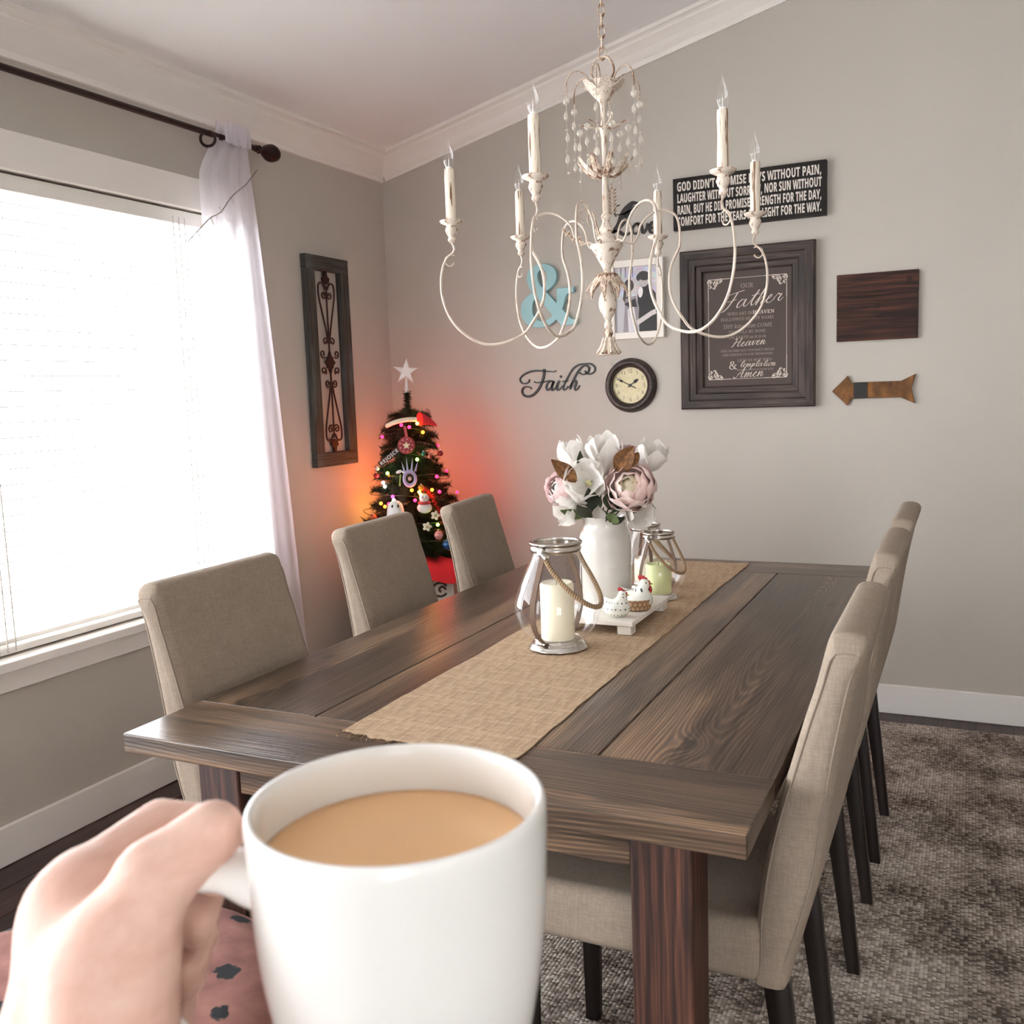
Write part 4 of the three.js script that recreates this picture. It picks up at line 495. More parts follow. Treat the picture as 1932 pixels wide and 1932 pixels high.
// ------------------------------------------------------------------ centrepiece on the runner
const RT = TTOP + 0.0034;                                // top of the runner
function makeLantern(label, pos, s, turn) {
  const t = thing('glass_lantern', label, 'lantern', pos, turn, 'glass hurricane lanterns on the runner'); t.scale.setScalar(s);
  const body = [[0.052, 0.022], [0.066, 0.030], [0.088, 0.055], [0.100, 0.092], [0.094, 0.130], [0.076, 0.172], [0.060, 0.205], [0.053, 0.225], [0.052, 0.243]];
  part('glass_body', lathes(body, 48, 6), M.glass, t);
  part('base', lathes([[0, 0.002], [0.064, 0.002], [0.066, 0.008], [0.062, 0.014], [0.056, 0.018], [0.053, 0.024], [0.048, 0.022], [0, 0.020]], 40, 3), M.nickel, t);
  part('rim_ring', lathes([[0.052, 0.226], [0.057, 0.228], [0.059, 0.234], [0.057, 0.242], [0.061, 0.245], [0.061, 0.250], [0.053, 0.252], [0.051, 0.245], [0.052, 0.226]], 40, 4), M.nickel, t);
  const c = new THREE.SplineCurve(body.map(([x, y]) => new THREE.Vector2(x, y)));
  for (const q of [1, -1]) {
    part('bracket', merge([at(box(0.010, 0.020, 0.016, 0.003), q * 0.063, 0.234, 0), at(cyl(0.006, 0.008, 0.018, 14), q * 0.068, 0.226, -0.012, 0.9, 0, 0)]), M.nickel, t);
    part('strap', gridGeo(3, 30, (u, v) => { const p = c.getPoint(clamp(v * 0.98)); return V(q * (p.x + 0.0025), p.y, q * (u - 0.5) * 0.013); }, 0.0018), M.strap, t);
    part('ring', at(new THREE.TorusGeometry(0.006, 0.0018, 8, 16), q * 0.064, 0.022, 0), M.nickel, t);
  }
  const pts = []; for (let k = 0; k <= 16; k++) { const a = (k / 16) * Math.PI, sn = Math.sin(a); pts.push([0.068 * Math.cos(a), 0.226 - 0.118 * sn ** 0.8, -0.012 - 0.098 * sn]); }
  const rg = tube(pts, 0.0058, 70, 10); part('rope_handle', rg, M.rope, t);
  return t;
}
const f1 = [-0.85, RT, -2.0], fB = [-0.782, RT, -2.575], fC = [-0.865, RT, -2.72];
makeLantern('largest glass lantern with rope handle, nearest on the burlap runner', f1, 1, -100 * D);
makeLantern('small glass lantern with yellow-green candle, right of the white jug', fB, 0.76, -112 * D);
makeLantern('small glass lantern farthest back, half hidden behind the jug', fC, 0.76, -60 * D);
function candle(label, [x, y, z], r, h, m, s) { const t = thing('pillar_candle', label, 'candle', [x, y + 0.021 * s, z]); part('wax', lathe([[0, 0], [r - 0.003, 0], [r, 0.003], [r, h - 0.006], [r - 0.004, h - 0.001], [r - 0.010, h - 0.006], [0, h - 0.008]], 36), m, t); part('wick', tube([[0, h - 0.009, 0], [0.001, h, 0], [0.003, h + 0.006, 0]], 0.0009, 6, 6), M.black, t); }
candle('cream pillar candle inside the large front lantern', f1, 0.039, 0.135, M.wax, 1);
candle('yellow-green pillar candle inside the small lantern right of the jug', fB, 0.036, 0.085, M.waxGreen, 0.76);
candle('cream pillar candle inside the lantern behind the jug', fC, 0.034, 0.075, M.wax, 0.76);
const TRAY = [-0.819, RT, -2.303], TT = RT + 0.0345;
{ const t = thing('footed_tray', 'low white wooden tray on square feet under the jug', 'tray', TRAY);
  part('tray_board', at(box(0.204, 0.012, 0.316, 0.003), 0, 0.0285, 0), M.whiteWood, t);
  for (const x of [-1, 1]) for (const z of [-1, 1]) part('foot', at(box(0.036, 0.0225, 0.036, 0.003), x * 0.078, 0.01125, z * 0.134), M.whiteWood, t); }
{ const t = thing('enamel_jug', 'white chipped enamel milk can holding the flowers', 'jug', [-0.852, TT, -2.335]);
  part('body', lathes([[0, 0.001], [0.060, 0.001], [0.066, 0.006], [0.067, 0.03], [0.067, 0.10], [0.068, 0.160], [0.067, 0.172], [0.063, 0.186], [0.057, 0.198], [0.054, 0.208], [0.055, 0.220], [0.060, 0.230], [0.058, 0.231], [0.052, 0.219], [0.051, 0.207], [0.054, 0.196], [0.060, 0.183], [0.064, 0.168], [0.063, 0.02], [0, 0.01]], 48, 4), M.enamel, t); }
function hen(label, pos, turn, map, comb, s) {
  const t = thing('hen_shaker', label, 'salt shaker', pos, turn); t.scale.setScalar(s);
  const g = field((x, y, z) => smin(smin(ell(x, y, z, [-0.002, 0.022, 0], [0.038, 0.024, 0.030]), capsule(x, y, z, [0.012, 0.03, 0], [0.019, 0.062, 0], 0.021, 0.0125), 0.014), capsule(x, y, z, [-0.02, 0.03, 0], [-0.036, 0.045, 0], 0.016, 0.007), 0.012), [0, 0.034, 0], 0.055, 0.0034);
  const p = g.attributes.position, uv = g.attributes.uv; for (let i = 0; i < p.count; i++) { if (p.getY(i) < 0) p.setY(i, 0); uv.setXY(i, Math.atan2(p.getZ(i), p.getX(i)) / 6.283 + 0.5, p.getY(i) * 11); }
  part('body', g, phy({ map, roughness: 0.25, clearcoat: 0.6 }), t);
  const red = []; for (let k = 0; k < 4; k++) red.push(at(new THREE.SphereGeometry(1, 10, 8), 0.009 + k * 0.0065, 0.0765 - 0.0022 * k * k * 0.6, 0, 0, 0, 0, [0.0055, 0.0062, 0.0032]));
  part('comb', merge(red), M.red, t); part('beak', at(new THREE.ConeGeometry(0.0042, 0.011, 10), 0.035, 0.062, 0, 0, 0, -Math.PI / 2), std({ color: 0x9c7428 }), t);
  if (comb) part('wattle', at(new THREE.SphereGeometry(1, 10, 8), 0.0325, 0.0485, 0, 0, 0, 0, [0.005, 0.010, 0.004]), M.red, t);
  for (const z of [-1, 1]) part('eye', at(new THREE.SphereGeometry(0.0018, 8, 6), 0.0255, 0.0655, z * 0.0098), M.black, t);
  return t;
}
hen('white hen shaker with small black dots and red comb', [-0.775, TT, -2.197], -0.15, rep(TX.dots, 1, 0.7), false, 0.9);
{ const t = hen('hen shaker sitting in a brown basket with red comb and wattle', [-0.752, TT, -2.285], 0.05, rep(TX.dots, 0.6, 0.35), true, 1.08);
  part('basket', lathes([[0, 0.0005], [0.027, 0.0005], [0.033, 0.008], [0.036, 0.018], [0.037, 0.026], [0.033, 0.0265], [0.0, 0.02]], 36, 4), std({ map: rep(TX.basket, 2, 0.5), roughness: 0.8, bumpMap: rep(TX.basket, 2, 0.5), bumpScale: 0.002 }), t); }

// flowers
const petalMat = (c) => phy({ color: c, map: TX.petal, roughness: 0.95, transmission: 0.3, thickness: 0, side: THREE.DoubleSide });
const PM = { white: petalMat(0xfaf5ee), pink: petalMat(0xfde4e2), blush: petalMat(0xfde6de), cream: petalMat(0xf3e6c9), rose: petalMat(0xeeb0b6), leafG: std({ color: 0x4c5a2e, roughness: 0.7, side: THREE.DoubleSide }), leafD: std({ color: 0x2a2f1e, roughness: 0.6, side: THREE.DoubleSide }), leafB: std({ map: TX.leaf, roughness: 0.75, side: THREE.DoubleSide }), pale: std({ color: 0x9a938b, roughness: 0.9, side: THREE.DoubleSide }), stem: std({ color: 0x3f4d27, roughness: 0.7 }) };
// petal as a patch of a bowl of radius r around the origin: from under the flower up to the polar angle end, rounded and ruffled at the tip
function petalGeo(r, wide, end, tall, ruf, flare, sd, tip) { return gridGeo(8, 10, (u, v) => { const a = (u - 0.5) * 2, round = 0.30 * a * a * sstep(0.35, 1, v), vv = v * (1 - round), pol = lerp(3.1, end, vv), prof = 0.25 + 0.75 * Math.pow(Math.sin(Math.PI * clamp(0.10 + (tip ?? 0.72) * vv)), 0.7), edge = sstep(0.55, 1, v), az = a * wide * prof / Math.max(0.55, Math.sin(pol)), k = r * (1 + flare * edge * edge + ruf * edge * Math.sin(a * 6 + sd * 5 + v * 3)); return V(k * Math.sin(pol) * Math.sin(az), k * Math.cos(pol) * tall, -k * Math.sin(pol) * Math.cos(az)); }); }
const UP = V(0, 1, 0);
function flowerAt(name, label, pos, dir, group) { const t = thing(name, label, 'flower', pos, 0, group); t.quaternion.setFromUnitVectors(UP, V(...dir).normalize()); return t; }
const JUG = V(-0.852, TT + 0.19, -2.335);
function stemFor(t, base) { t.updateMatrixWorld(true); const inv = t.matrixWorld.clone().invert(), e = JUG.clone().add(V(rr(-0.02, 0.02), -0.05, rr(-0.02, 0.02))).applyMatrix4(inv), neck = JUG.clone().add(V(rr(-0.015, 0.015), 0.03, rr(-0.015, 0.015))).applyMatrix4(inv); part('stem', tube([[0, -base, 0], [neck.x * 0.25, Math.min(-base - 0.015, neck.y * 0.4), neck.z * 0.25], neck, e], 0.0022, 20, 6), PM.stem, t); }
function magnolia(label, pos, dir, R, open, tall, mat, centre) {
  const t = flowerAt('magnolia', label, pos, dir, 'white magnolias in the jug');
  for (const [n, rad, end, off] of [[4, 0.84, 0.45 + 0.5 * open, 0.5], [5, 1, 0.55 + 0.6 * open, 0]]) for (let i = 0; i < n; i++) { const p = part('petal', petalGeo(R * rad, 0.92, end * rr(0.8, 1.1), tall * rr(0.92, 1.12), 0.035, 0.45 * open, i + n, 0.86), mat, t); p.rotation.y = (i + off) * 6.283 / n + rr(-0.12, 0.12); }
  part('centre', at(new THREE.SphereGeometry(1, 14, 10), 0, -R * 0.7, 0, 0, 0, 0, [R * 0.2, R * 0.4, R * 0.2]), std({ color: centre, roughness: 0.9 }), t);
  part('calyx', at(new THREE.SphereGeometry(1, 12, 8), 0, -R * tall * 0.95, 0, 0, 0, 0, [R * 0.3, R * 0.16, R * 0.3]), PM.leafG, t); stemFor(t, R * tall); return t;
}
function peony(label, pos, dir, R, ma, mb) {
  const t = flowerAt('peony', label, pos, dir, 'pink peonies in the jug');
  for (const [n, rad, end, m] of [[4, 0.34, 0.25, mb], [5, 0.5, 0.4, mb], [6, 0.66, 0.55, ma], [7, 0.82, 0.75, ma], [7, 0.95, 1.0, ma], [7, 1.03, 1.35, ma]]) for (let i = 0; i < n; i++) { const p = part('petal', petalGeo(R * rad * rr(0.96, 1.04), 5.4 / n, end * rr(0.85, 1.15), rr(0.92, 1.04), 0.05, 0.06, i + n * 1.7), m, t); p.rotation.y = (i + rad * 3.3) * 6.283 / n + rr(-0.15, 0.15); }
  part('centre', at(new THREE.SphereGeometry(1, 14, 10), 0, R * 0.04, 0, 0, 0, 0, [R * 0.33, R * 0.34, R * 0.33]), mb, t);
  part('calyx', at(new THREE.SphereGeometry(1, 12, 8), 0, -R * 0.96, 0, 0, 0, 0, [R * 0.3, R * 0.14, R * 0.3]), PM.leafG, t); stemFor(t, R); return t;
}
peony('large blush peony at the right of the bouquet', [-0.771, 1.108, -2.305], [0.12, 0.35, 0.9], 0.060, PM.blush, PM.cream);
peony('small pink peony at the left of the bouquet', [-0.962, 1.102, -2.305], [-0.35, 0.3, 0.85], 0.042, PM.pink, PM.white);
peony('pale pink peony at the back top of the bouquet', [-0.808, 1.178, -2.385], [0.1, 0.9, 0.35], 0.039, PM.pink, PM.rose);
magnolia('white magnolia cup at the centre front of the bouquet', [-0.882, 1.123, -2.285], [0.12, 0.28, 0.95], 0.042, 0.9, 1.1, PM.white, 0xc9c493);
magnolia('white magnolia standing at the top of the bouquet with a brown centre', [-0.858, 1.190, -2.36], [0.12, 0.95, 0.30], 0.040, 0.75, 1.45, PM.white, 0x96653f);
magnolia('half-open white magnolia at the upper left behind a brown leaf', [-0.940, 1.186, -2.345], [-0.2, 0.97, 0.1], 0.035, 0.35, 1.4, PM.white, 0xd8d2a8);
magnolia('white magnolia at the upper right behind a brown leaf', [-0.733, 1.182, -2.375], [0.3, 0.85, 0.35], 0.036, 0.6, 1.15, PM.white, 0xd8d2a8);
magnolia('white magnolia drooping at the lower left over the jug rim', [-0.940, 1.050, -2.30], [-0.5, -0.25, 0.75], 0.036, 0.7, 1.1, PM.white, 0xb7bd7a);
magnolia('pale magnolia drooping at the lower right below the large peony', [-0.752, 1.042, -2.315], [0.55, -0.3, 0.6], 0.033, 0.8, 1.1, PM.white, 0xd8d2a8);
{ const leafGeo = (w, l, bend) => gridGeo(6, 12, (u, v) => { const a = (u - 0.5) * 2, wid = w * Math.sin(Math.PI * Math.pow(v * 0.97 + 0.015, 0.8)); return V(a * wid * 0.5, l * v, bend * l * v * v + 0.12 * w * Math.abs(a) - 0.0); }, 0.0008);
  const t = thing('leaf_spray', 'brown and dark green magnolia leaves among the flowers', 'leaves', [-0.852, TT + 0.2, -2.335]);
  const L = (x, y, z, w, l, rx, ry, rz, m) => { const p = part('leaf', leafGeo(w, l, 0.18), m, t); p.position.set(x + 0.852, y - TT - 0.2, z + 2.335); p.rotation.set(rx, ry, rz); };
  L(-0.905, 1.123, -2.28, 0.042, 0.085, 0.1, 0.2, 0.75, PM.leafB); L(-0.900, 1.150, -2.30, 0.020, 0.05, 0.0, 0.5, 0.05, PM.leafD); L(-0.800, 1.150, -2.285, 0.050, 0.075, -0.1, 0.3, -0.62, PM.leafB); L(-0.745, 1.195, -2.30, 0.026, 0.055, 0.2, 0.3, 2.5, PM.leafB);
  L(-0.872, 1.03, -2.290, 0.040, 0.065, 0.7, 0.2, 0.3, PM.leafD); L(-0.845, 1.025, -2.282, 0.036, 0.05, 0.5, 0.1, -0.15, PM.pale); L(-0.815, 1.02, -2.285, 0.036, 0.06, 0.7, -0.2, -0.5, PM.leafG); L(-0.83, 1.02, -2.29, 0.04, 0.055, 0.8, 0.2, -1.2, PM.leafD); L(-0.895, 1.03, -2.29, 0.036, 0.06, 0.6, 0.1, 0.9, PM.leafG); L(-0.86, 1.045, -2.30, 0.05, 0.07, 0.3, 0.0, 0.1, PM.leafD); L(-0.82, 1.05, -2.30, 0.05, 0.06, 0.3, 0.0, -0.3, PM.leafD);
  for (const [x, z] of [[-0.87, -2.30], [-0.84, -2.29], [-0.82, -2.31]]) part('twig', tube([[x + 0.852, -0.05, z + 2.335], [x + 0.852, 0.02, z + 2.340], [x + 0.852 + (x + 0.845) * 1.2, 0.06, z + 2.345]], 0.002, 8, 5), PM.stem, t); }

// ------------------------------------------------------------------ Christmas tree in the corner
const TB = V(-2.27, 0.61, -3.70);
{ const t = thing('plant_stand', 'white square stand with black scroll print under the Christmas tree', 'stand', [TB.x, 0.0, TB.z], 0.55);
  part('box_body', at(uvBox(box(0.33, 0.57, 0.33, 0.006), 'y', 2.4, 1.7), 0, 0.285, 0), std({ map: TX.scroll, roughness: 0.8 }), t); part('top_board', at(box(0.35, 0.025, 0.35, 0.005), 0, 0.5825, 0), M.whiteWood, t); }
{ const g = gridGeo(48, 6, (u, v) => { const a = u * 6.283, r = lerp(0.02, 0.27, v) * (1 + 0.05 * Math.sin(a * 7) * v), dr = v > 0.8 ? 0.06 * (v - 0.8) / 0.2 : 0; return V(r * Math.cos(a), 0.008 + 0.045 * (1 - v) + 0.012 * Math.sin(a * 9 + 1) * v - dr, r * Math.sin(a)); }, 0.003);
  single('tree_skirt', g, std({ color: 0xc8202a, roughness: 0.9, side: THREE.DoubleSide }), 'red cloth skirt around the foot of the Christmas tree', 'tree skirt', [TB.x, 0.604, TB.z]); }
{ const t = thing('christmas_tree', 'small dark green artificial Christmas tree in the corner of the room', 'Christmas tree', [TB.x, TB.y, TB.z]);
  part('trunk', at(cyl(0.008, 0.014, 0.74, 10), 0, 0.37, 0), M.bark, t);
  const geos = [0, 1, 2, 3].map(() => { const P = [], Q = V(0, 0, 0); for (let k = 0; k < 210; k++) { const s = 0.06 + 0.94 * (k / 210), side = k * 2.4, l = rr(0.028, 0.05), a = rr(0.4, 1.25), dir = V(Math.cos(a), Math.sin(a) * Math.cos(side), Math.sin(a) * Math.sin(side)), b = V(s * 0.24, -0.03 * s * s, 0), e = b.clone().addScaledVector(dir, l), w = V(0, 0, 1).cross(dir); if (w.length() < 0.1) w.set(0, 1, 0); w.normalize().multiplyScalar(0.0021); P.push(b.clone().add(w), b.clone().sub(w), e); const w2 = w.clone().cross(dir).normalize().multiplyScalar(0.0021); P.push(b.clone().add(w2), b.clone().sub(w2), e); }
    const g = new THREE.BufferGeometry(); g.setAttribute('position', new THREE.Float32BufferAttribute(P.flatMap((p) => [p.x, p.y, p.z]), 3)); g.computeVertexNormals(); return merge([g, taper([[0, 0, 0], [0.12, -0.007, 0], [0.25, -0.032, 0]], (q) => 0.0028 * (1 - 0.7 * q), 8, 5)]); });
  const rows = 17; for (let r = 0; r < rows; r++) { const f = r / (rows - 1), y = lerp(0.05, 0.67, f), R = y < 0.22 ? lerp(0.235, 0.225, y / 0.22) : y < 0.4 ? lerp(0.225, 0.17, (y - 0.22) / 0.18) : lerp(0.17, 0.11, (y - 0.4) / 0.3), n = Math.round(lerp(17, 11, f)); for (let k = 0; k < n; k++) { const b = part('branch', geos[(r + k) % 4], M.needle, t); b.position.set(0, y, 0); b.rotation.set(0, (k + (r % 2) * 0.5) * 6.283 / n + rr(-0.15, 0.15), rr(-0.35, 0.35), 'YXZ'); const s = R / 0.25 * rr(0.8, 1.0); b.scale.set(s, Math.max(s, 0.8), Math.max(s, 0.8)); } }
  const P = []; for (let k = 0; k < 420; k++) { const y = 0.60 + 0.165 * (k / 420), a = k * 2.4, dir = V(Math.cos(a), rr(-0.1, 0.7), Math.sin(a)).normalize(), b = V(0, y, 0), e = b.clone().addScaledVector(dir, rr(0.018, 0.028) * (y < 0.66 ? 1.6 : 1)), w = V(-Math.sin(a), 0, Math.cos(a)).multiplyScalar(0.0024); P.push(b.clone().add(w), b.clone().sub(w), e); const u = V(0, 0.0024, 0); P.push(b.clone().add(u), b.clone().sub(u), e); }
  const lg = new THREE.BufferGeometry(); lg.setAttribute('position', new THREE.Float32BufferAttribute(P.flatMap((p) => [p.x, p.y, p.z]), 3)); lg.computeVertexNormals(); part('leader', merge([lg, at(cyl(0.004, 0.005, 0.16, 8), 0, 0.69, 0)]), M.needle, t); }
{ const s = new THREE.Shape(); for (let k = 0; k < 10; k++) { const a = Math.PI / 2 + k * Math.PI / 5, r = k % 2 ? 0.020 : 0.055; k ? s.lineTo(r * Math.cos(a), r * Math.sin(a)) : s.moveTo(r * Math.cos(a), r * Math.sin(a)); }
  const m = phy({ color: 0xe9e4e0, roughness: 0.35, transmission: 0.35, thickness: 0, side: THREE.DoubleSide }), t = thing('star_topper', 'pale translucent star on top of the Christmas tree', 'tree topper', [TB.x, TB.y + 0.765, TB.z], 0.55);
  const g = new THREE.ExtrudeGeometry(s, { depth: 0.004, bevelEnabled: true, bevelSize: 0.004, bevelThickness: 0.008, bevelSegments: 1 }); part('star', at(flat(g), 0, 0.092, 0, 0, 0, -0.08), m, t); part('stem', lathe([[0, 0.0], [0.011, 0], [0.006, 0.05], [0.004, 0.075], [0, 0.075]], 12), m, t); }
{ // string of coloured lights, each bulb a glowing mesh with a small lamp in it
  const t = thing('tree_lights', 'string of red, orange, yellow and green lights wound around the tree', 'string light', [TB.x, TB.y, TB.z]);
  const col = { red: [0xff1a44, 1], org: [0xff7a1e, 1], yel: [0xffc04a, 1], grn: [0xa8ff50, 0.6], wht: [0xfff0ff, 0.6], mag: [0xff2a80, 0.9] };
  const B = [[-2.222, 1.235, -3.562, 'red'], [-2.164, 1.239, -3.600, 'yel'], [-2.316, 1.186, -3.551, 'red'], [-2.278, 1.029, -3.520, 'grn'], [-2.298, 0.988, -3.513, 'wht'], [-2.286, 0.972, -3.507, 'wht'], [-2.098, 1.005, -3.634, 'red'], [-2.241, 0.930, -3.495, 'mag'], [-2.234, 0.915, -3.491, 'wht'], [-2.148, 0.912, -3.525, 'red'], [-2.273, 0.888, -3.479, 'org'], [-2.051, 0.819, -3.600, 'red'], [-2.067, 0.802, -3.570, 'grn'], [-2.14, 0.945, -3.55, 'yel'], [-2.13, 0.935, -3.545, 'yel'], [-2.165, 0.955, -3.53, 'org'], [-2.19, 1.225, -3.575, 'red'], [-2.25, 0.90, -3.475, 'red'], [-2.30, 0.90, -3.49, 'org'], [-2.15, 1.20, -3.62, 'org'], [-2.08, 0.94, -3.62, 'red'], [-2.155, 1.085, -3.57, 'grn'], [-2.105, 0.95, -3.60, 'org'],
    [-2.40, 1.10, -3.77, 'org'], [-2.42, 1.0, -3.75, 'org'], [-2.44, 0.91, -3.76, 'red'], [-2.46, 0.84, -3.78, 'yel'], [-2.42, 0.95, -3.83, 'org'], [-2.21, 1.24, -3.79, 'red'], [-2.20, 1.13, -3.83, 'red'], [-2.17, 1.01, -3.85, 'red'], [-2.13, 0.91, -3.87, 'red'], [-2.09, 0.84, -3.84, 'red'], [-2.30, 1.0, -3.84, 'red']];
  const shape = new THREE.SphereGeometry(0.0075, 10, 8), ms = {}; for (const k in col) ms[k] = std({ color: 0x222222, emissive: col[k][0], emissiveIntensity: 10, roughness: 0.4 });
  B.forEach(([x, y, z, c], i) => { const m = part('bulb', shape, ms[c], t); m.position.set(x - TB.x, y - TB.y, z - TB.z); const l = new THREE.PointLight(col[c][0], (i > 22 ? (c === 'red' ? 0.021 : 0.05) : 0.01) * col[c][1], 0, 2); l.position.copy(m.position); l.shadow.radius = 0.4; l.castShadow = true; t.add(l); });
  const w = []; for (let k = 0; k <= 90; k++) { const f = k / 90, y = lerp(0.1, 0.68, f), R = y < 0.22 ? 0.225 : y < 0.4 ? lerp(0.225, 0.165, (y - 0.22) / 0.18) : lerp(0.165, 0.09, (y - 0.4) / 0.3), a = f * 6.283 * 6; w.push([R * Math.cos(a), y + 0.01 * Math.sin(k), R * Math.sin(a)]); } part('wire', tube(w, 0.0014, 360, 5), std({ color: 0x18301c }), t); }
// ornaments hanging on the tree
const faceCam = Math.atan2(2.27, 3.7);
function ornament(name, label, pos, cat = 'ornament') { return thing(name, label, cat, pos, faceCam); }
{ const t = ornament('disc_ornament', 'round red ornament with a cream star and white dots', [-2.186, 1.148, -3.537]); part('disc', at(lathes([[0, -0.008], [0.030, -0.007], [0.037, 0], [0.030, 0.007], [0, 0.008]], 32, 3), 0, 0, 0, Math.PI / 2), std({ color: 0x8d2a30, roughness: 0.6 }), t);
  const s = new THREE.Shape(); for (let k = 0; k < 10; k++) { const a = Math.PI / 2 + k * Math.PI / 5, r = k % 2 ? 0.008 : 0.018; k ? s.lineTo(r * Math.cos(a), r * Math.sin(a)) : s.moveTo(r * Math.cos(a), r * Math.sin(a)); } part('star', at(new THREE.ExtrudeGeometry(s, { depth: 0.003, bevelEnabled: false }), 0, 0, 0.0075), std({ color: 0xd9caa6 }), t);
  for (let k = 0; k < 9; k++) part('dot', at(new THREE.SphereGeometry(0.0024, 8, 6), 0.027 * Math.cos(k * 0.698), 0.027 * Math.sin(k * 0.698), 0.007), std({ color: 0xe6ddd6 }), t); part('ribbon', at(box(0.012, 0.05, 0.002, 0.0005), 0, 0.058, 0, 0, 0, 0.15), M.red, t); }
{ const t = ornament('word_tag', 'small grey tag ornament with cut letters REJOICE', [-2.262, 1.10, -3.515]); const tx = canvasTex(512, 128, (c, w, h) => { c.fillStyle = '#1b1a1a'; c.fillRect(0, 0, w, h); c.fillStyle = '#d3ccc6'; c.font = 'bold 118px sans-serif'; const m = c.measureText('REJOICE').width; c.save(); c.translate(14, 106); c.scale((w - 28) / m, 1); c.fillText('REJOICE', 0, 0); c.restore(); });
  part('tag', at(box(0.108, 0.026, 0.003, 0.001), 0, 0, 0, 0, 0, 0.66), M.black, t); part('lettering', at(new THREE.PlaneGeometry(0.106, 0.024), -0.0, 0, 0.0022, 0, 0, 0.66), std({ map: tx }), t); }
{ const t = ornament('lilac_ornament', 'lilac hoop ornament with upright pointed fronds', [-2.172, 1.005, -3.53]), m = std({ color: 0x9b93b8, roughness: 0.5 }); part('hoop', at(new THREE.TorusGeometry(0.024, 0.007, 10, 30), 0, 0, 0, 0, 0, 0, [1, 1.25, 1]), m, t); part('bead', new THREE.SphereGeometry(0.009, 12, 10), std({ color: 0xb7a7a8 }), t);
  for (const [x, l, a] of [[-0.022, 0.05, 0.25], [-0.008, 0.065, 0.06], [0.010, 0.065, -0.12], [0.026, 0.05, -0.3]]) part('frond', at(new THREE.ConeGeometry(0.0055, l, 8), x - Math.sin(a) * 0.02, 0.03 + l / 2, 0, 0, 0, a), m, t); part('leaf', at(box(0.006, 0.05, 0.003, 0.001), -0.042, -0.005, 0, 0, 0, -0.1), std({ color: 0x8fae5c }), t); part('bow', merge([at(new THREE.SphereGeometry(1, 10, 8), -0.045, 0.032, 0, 0, 0, 0.3, [0.014, 0.007, 0.004]), at(new THREE.SphereGeometry(1, 10, 8), -0.02, 0.028, 0, 0, 0, -0.3, [0.014, 0.007, 0.004])]), std({ color: 0xcfd0d2 }), t); }
{ const t = ornament('hat_ornament', 'little red felt hat ornament with a cream fur band', [-2.205, 1.245, -3.575]); part('fur_band', tube([[-0.085, -0.012, -0.03], [-0.045, 0.004, 0.004], [0, 0.012, 0.012], [0.045, 0.012, 0.0]], 0.010, 26, 10), std({ color: 0xe3d2b8, roughness: 1 }), t); part('felt', at(gridGeo(16, 8, (u, v) => { const a = u * 6.283, r = 0.03 * (1 - 0.8 * v); return V(0.06 + 0.07 * v + r * Math.cos(a) * 0.5, 0.012 + r * Math.sin(a) - 0.03 * v * v, r * 0.5 * Math.cos(a + 1)); }), 0, 0, -0.02), std({ color: 0xb3222c, roughness: 0.95, side: THREE.DoubleSide }), t); }
{ const t = ornament('snowman_ornament', 'white snowman bust ornament with a red scarf', [-2.108, 0.905, -3.535]), w = std({ color: 0xdcd5cc, roughness: 0.8 }); part('body', at(new THREE.SphereGeometry(1, 20, 14), 0, -0.026, 0, 0, 0, 0, [0.032, 0.024, 0.018]), w, t); part('head', at(new THREE.SphereGeometry(0.021, 18, 14), 0, 0.016, 0.002), w, t); part('scarf', at(new THREE.TorusGeometry(0.021, 0.0065, 8, 24), 0, -0.004, 0.002, Math.PI / 2), M.red, t); for (const [x, y] of [[-0.008, 0.022], [0.008, 0.022]]) part('eye', at(new THREE.SphereGeometry(0.0026, 8, 6), x, y, 0.021), M.black, t); part('nose', at(new THREE.ConeGeometry(0.003, 0.012, 8), 0, 0.015, 0.027, Math.PI / 2), std({ color: 0xd8702a }), t); }
{ const t = ornament('ghost_ornament', 'round white ghost ornament with two black eyes above the middle chair', [-2.205, 0.885, -3.455]); part('body', lathes([[0, 0.033], [0.014, 0.031], [0.027, 0.02], [0.034, 0.002], [0.037, -0.022], [0.036, -0.04], [0, -0.04]], 26, 4), std({ color: 0xdcdad8, roughness: 0.6 }), t); for (const x of [-0.0115, 0.0115]) part('eye', at(new THREE.SphereGeometry(1, 10, 8), x, 0.010, 0.0255, 0, 0, 0, [0.0055, 0.0085, 0.006]), M.black, t); }
